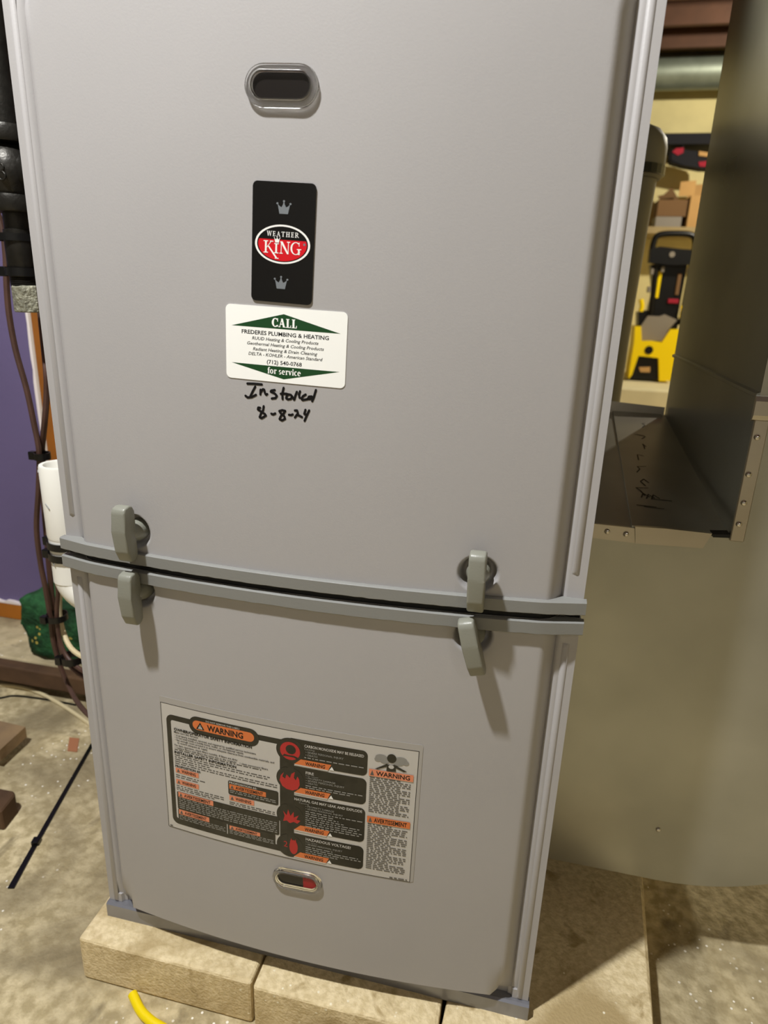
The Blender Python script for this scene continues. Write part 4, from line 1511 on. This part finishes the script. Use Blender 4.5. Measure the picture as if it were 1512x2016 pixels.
obj('grey_hood', bm, 'gplast', pw)
bm = outl(crop([(300, 640), (300, 430), (420, 400), (900, 440), (930, 560), (900, 690), (330, 660)]), YW, YW + 0.06, YW + 0.21)
obj('black_body', bm, 'bplast', pw)
bm = outl([(1285, 520), (1290, 575), (1277, 625), (1337, 632), (1358, 520)], YW, YW + 0.08, YW + 0.2)
obj('hose_reel', bm, 'bplast', pw)
for a, b in (((1279, 640), (1292, 520)), ((1340, 640), (1362, 520))):
    bm = bmesh.new()
    tube(bm, [at(*a, YW + 0.05), at(*b, YW + 0.05)], 0.018, 10, 1, smooth=False)
    obj('frame_post', bm, 'bplast', pw)
bm = outl([(1281, 490), (1278, 517), (1320, 522), (1363, 521), (1369, 492), (1340, 490), (1300, 485)], YW, YW + 0.0, YW + 0.09)
obj('control_panel', bm, 'bplast', pw)
p = at(1323, 501, YW)
bm = bmesh.new()
lathe(bm, [(0.018, YW - 0.008), (0.018, YW + 0.004)], p.x, p.z, 14, axis='y')
obj('dial', bm, 'gplast', pw)
bm = bmesh.new()
tube(bm, [at(1283, 500, YW + 0.05), at(1287, 478, YW + 0.05), at(1297, 463, YW + 0.05), at(1330, 460, YW + 0.05), at(1362, 463, YW + 0.05), at(1369, 478, YW + 0.05), at(1366, 500, YW + 0.05)], 0.020, 10, 6)
obj('handle', bm, 'bplast', pw, smooth=True)
for (u, v) in ((1262, 603), (1344, 616)):
    bm = bmesh.new()
    tube(bm, [at(u, v - 14, YW + 0.02), at(u + 2, v, YW + 0.02), at(u - 1, v + 10, YW + 0.02)], 0.016, 10, 4)
    obj('yellow_hook', bm, 'yellow', pw)
for (u, v) in ((1284, 535), (1305, 530), (1358, 533), (1357, 548), (1278, 570)):
    p = at(u, v, YW + 0.03)
    bm = bx(p.x - 0.010, p.x + 0.010, p.y, p.y + 0.05, p.z - 0.02, p.z + 0.02, 0.004, 1)
    obj('fitting', bm, 'gplast', pw)
for (u, v, mm, hh) in ((1296, 560, 'yellow', 0.09), (1335, 560, 'carton_d', 0.07)):
    p = at(u, v, YW + 0.075)
    bm = bx(p.x - 0.012, p.x + 0.012, p.y - 0.01, p.y + 0.03, p.z - hh, p.z + hh, 0.004, 1)
    obj('spray_lance', bm, mm, pw)
p = at(1325, 593, YW + 0.07)
obj('red_badge', bx(p.x - 0.035, p.x + 0.035, p.y - 0.01, p.y + 0.02, p.z - 0.015, p.z + 0.015, 0.004, 1), 'cloth_r', pw)
for s, (u, v) in ((1, (1337, 735)), (-1, (1243, 735))):
    p = at(u, v, YW + 0.12)
    bm = bmesh.new()
    lathe(bm, [(0.02, p.x - 0.02), (0.075, p.x - 0.02), (0.08, p.x), (0.075, p.x + 0.02), (0.02, p.x + 0.02)], YW + 0.14, 0.186, 20, axis='x')
    obj('wheel', bm, 'bplast', pw)

# shelf on the back wall with cartons
YS = 5.1
za = at(1330, 447, YS).z
sh = thing('wall_shelf', 'long pale wooden shelf on the cream back wall above the washer', 'shelf', (1.1, YS, za))
obj('board', bx(0.3, 2.3, YS - 0.02, 5.6, za - 0.045, za), 'shelf', sh)
for x in (0.5, 2.1):
    bm = bmesh.new()
    prism(bm, [(YS + 0.05, za - 0.045), (5.6, za - 0.045), (5.6, za - 0.40)], 'x', x, x + 0.03)
    obj('bracket', bm, 'shelf', sh)
# tall carton
a, b = at(1352, 442, YS), at(1400, 442, YS)
zt1 = at(1385, 350, YS).z
cb = thing('carton', 'tan cardboard carton on the back wall shelf', 'box', ((a.x + b.x) / 2, YS + 0.15, za))
obj('carton_body', bx(a.x, b.x, YS, YS + 0.3, za + 0.0005, at(1375, 385, YS).z), 'carton', cb)
fa, fb = at(1341, 355, YS), at(1367, 382, YS)
bm = bmesh.new()
zt2 = at(1375, 385, YS).z
prism(bm, [(fa.x, zt2 - 0.005), (fb.x, zt2), (fb.x, fa.z), (fa.x, fa.z - 0.01)], 'y', YS + 0.0, YS + 0.006)
obj('flap', bm, 'carton', cb)
bm = bmesh.new()
prism(bm, [(fb.x, zt2), (b.x, zt2), (b.x, zt1), (fb.x, fa.z + 0.01)], 'y', YS + 0.28, YS + 0.29)
obj('flap', bm, 'carton', cb)
a, b = at(1291, 442, YS), at(1351, 442, YS)
z1 = at(1320, 392, YS).z
z2 = at(1320, 425, YS).z
c2 = thing('carton', 'dark brown open carton with raised flaps on the shelf beside the tan one', 'box', ((a.x + b.x) / 2, YS + 0.1, za))
obj('carton_body', bx(a.x, b.x - 0.004, YS + 0.03, YS + 0.28, z2, z1), 'carton_d', c2)
obj('grey_base', bx(a.x, b.x - 0.03, YS + 0.035, YS + 0.27, za + 0.0005, z2), 'gplast', c2)
p1, p2, p3 = at(1306, 376, YS), at(1335, 358, YS), at(1350, 384, YS)
bm = bmesh.new()
prism(bm, [(a.x + 0.06, z1), (b.x - 0.02, z1), (p3.x, p3.z), (p2.x, p2.z), (p2.x - 0.05, p2.z - 0.05), (p1.x, p1.z)], 'y', YS + 0.26, YS + 0.275)
obj('flap', bm, 'carton_d', c2)

# dark rail with a bag hanging from it
YR = 5.2
p0, p1 = at(1322, 262, YR), at(1322, 284, YR)
p1s = p1.copy()
tag(obj('black_shelf', bx(0.3, 2.2, YR, 5.5995, p1.z, p0.z, 0.004), 'cloth_b'), 'black shelf board on the cream wall above the red and black bag', 'shelf')
bm = outl([(1320, 293), (1345, 292), (1372, 296), (1402, 305), (1402, 332), (1385, 331), (1345, 324), (1319, 317)], YR, YR + 0.02, YR + 0.16)
bmesh.ops.bevel(bm, geom=bm.edges[:], offset=0.012, segments=2, affect='EDGES')
bg = tag(obj('sports_bag', bm, 'cloth_b'), 'red and black bag hanging below the black shelf board', 'bag')
bm = outl([(1324, 298), (1332, 291), (1347, 290), (1346, 300), (1335, 305)], YR, YR + 0.012, YR + 0.03)
obj('red_panel', bm, 'cloth_r', bg)
bm = outl([(1376, 318), (1398, 316), (1398, 328), (1378, 327)], YR, YR + 0.012, YR + 0.03)
obj('red_panel', bm, 'cloth_r', bg)
bm = outl([(1377, 297), (1401, 301), (1401, 309), (1376, 306)], YR, YR + 0.005, YR + 0.03)
obj('tan_patch', bm, 'carton', bg)
p0 = at(1340, 292, YR)
bm = bmesh.new()
tube(bm, [(p0.x, YR + 0.06, p0.z - 0.02), (p0.x + 0.01, YR + 0.045, p0.z + 0.01), (p0.x + 0.02, YR + 0.03, p1s.z - 0.0085)], 0.008, 8, 4)
obj('strap', bm, 'cloth_b', bg)

# round sheet metal duct under the joists
YD = 5.3
pc = at(1360, 140, YD)
bm = bmesh.new()
lathe(bm, [(0.116, 0.2), (0.116, 3.2)], YD, pc.z, 28, axis='x')
fd = obj('round_duct', bm, 'duct_far', None, smooth=True)
tag(fd, 'grey round sheet metal duct running under the ceiling joists', 'duct')
for x in (0.45, 2.4):
    bm = bmesh.new()
    lathe(bm, [(0.1165, x), (0.119, x), (0.119, x + 0.03), (0.1165, x + 0.03)], YD, pc.z, 28, axis='x', cap=False)
    obj('seam_ring', bm, 'duct_far', fd)
    obj('hanger_strap', bx(x + 0.005, x + 0.025, YD - 0.002, YD + 0.002, pc.z + 0.116, 2.40), 'duct_far', fd)
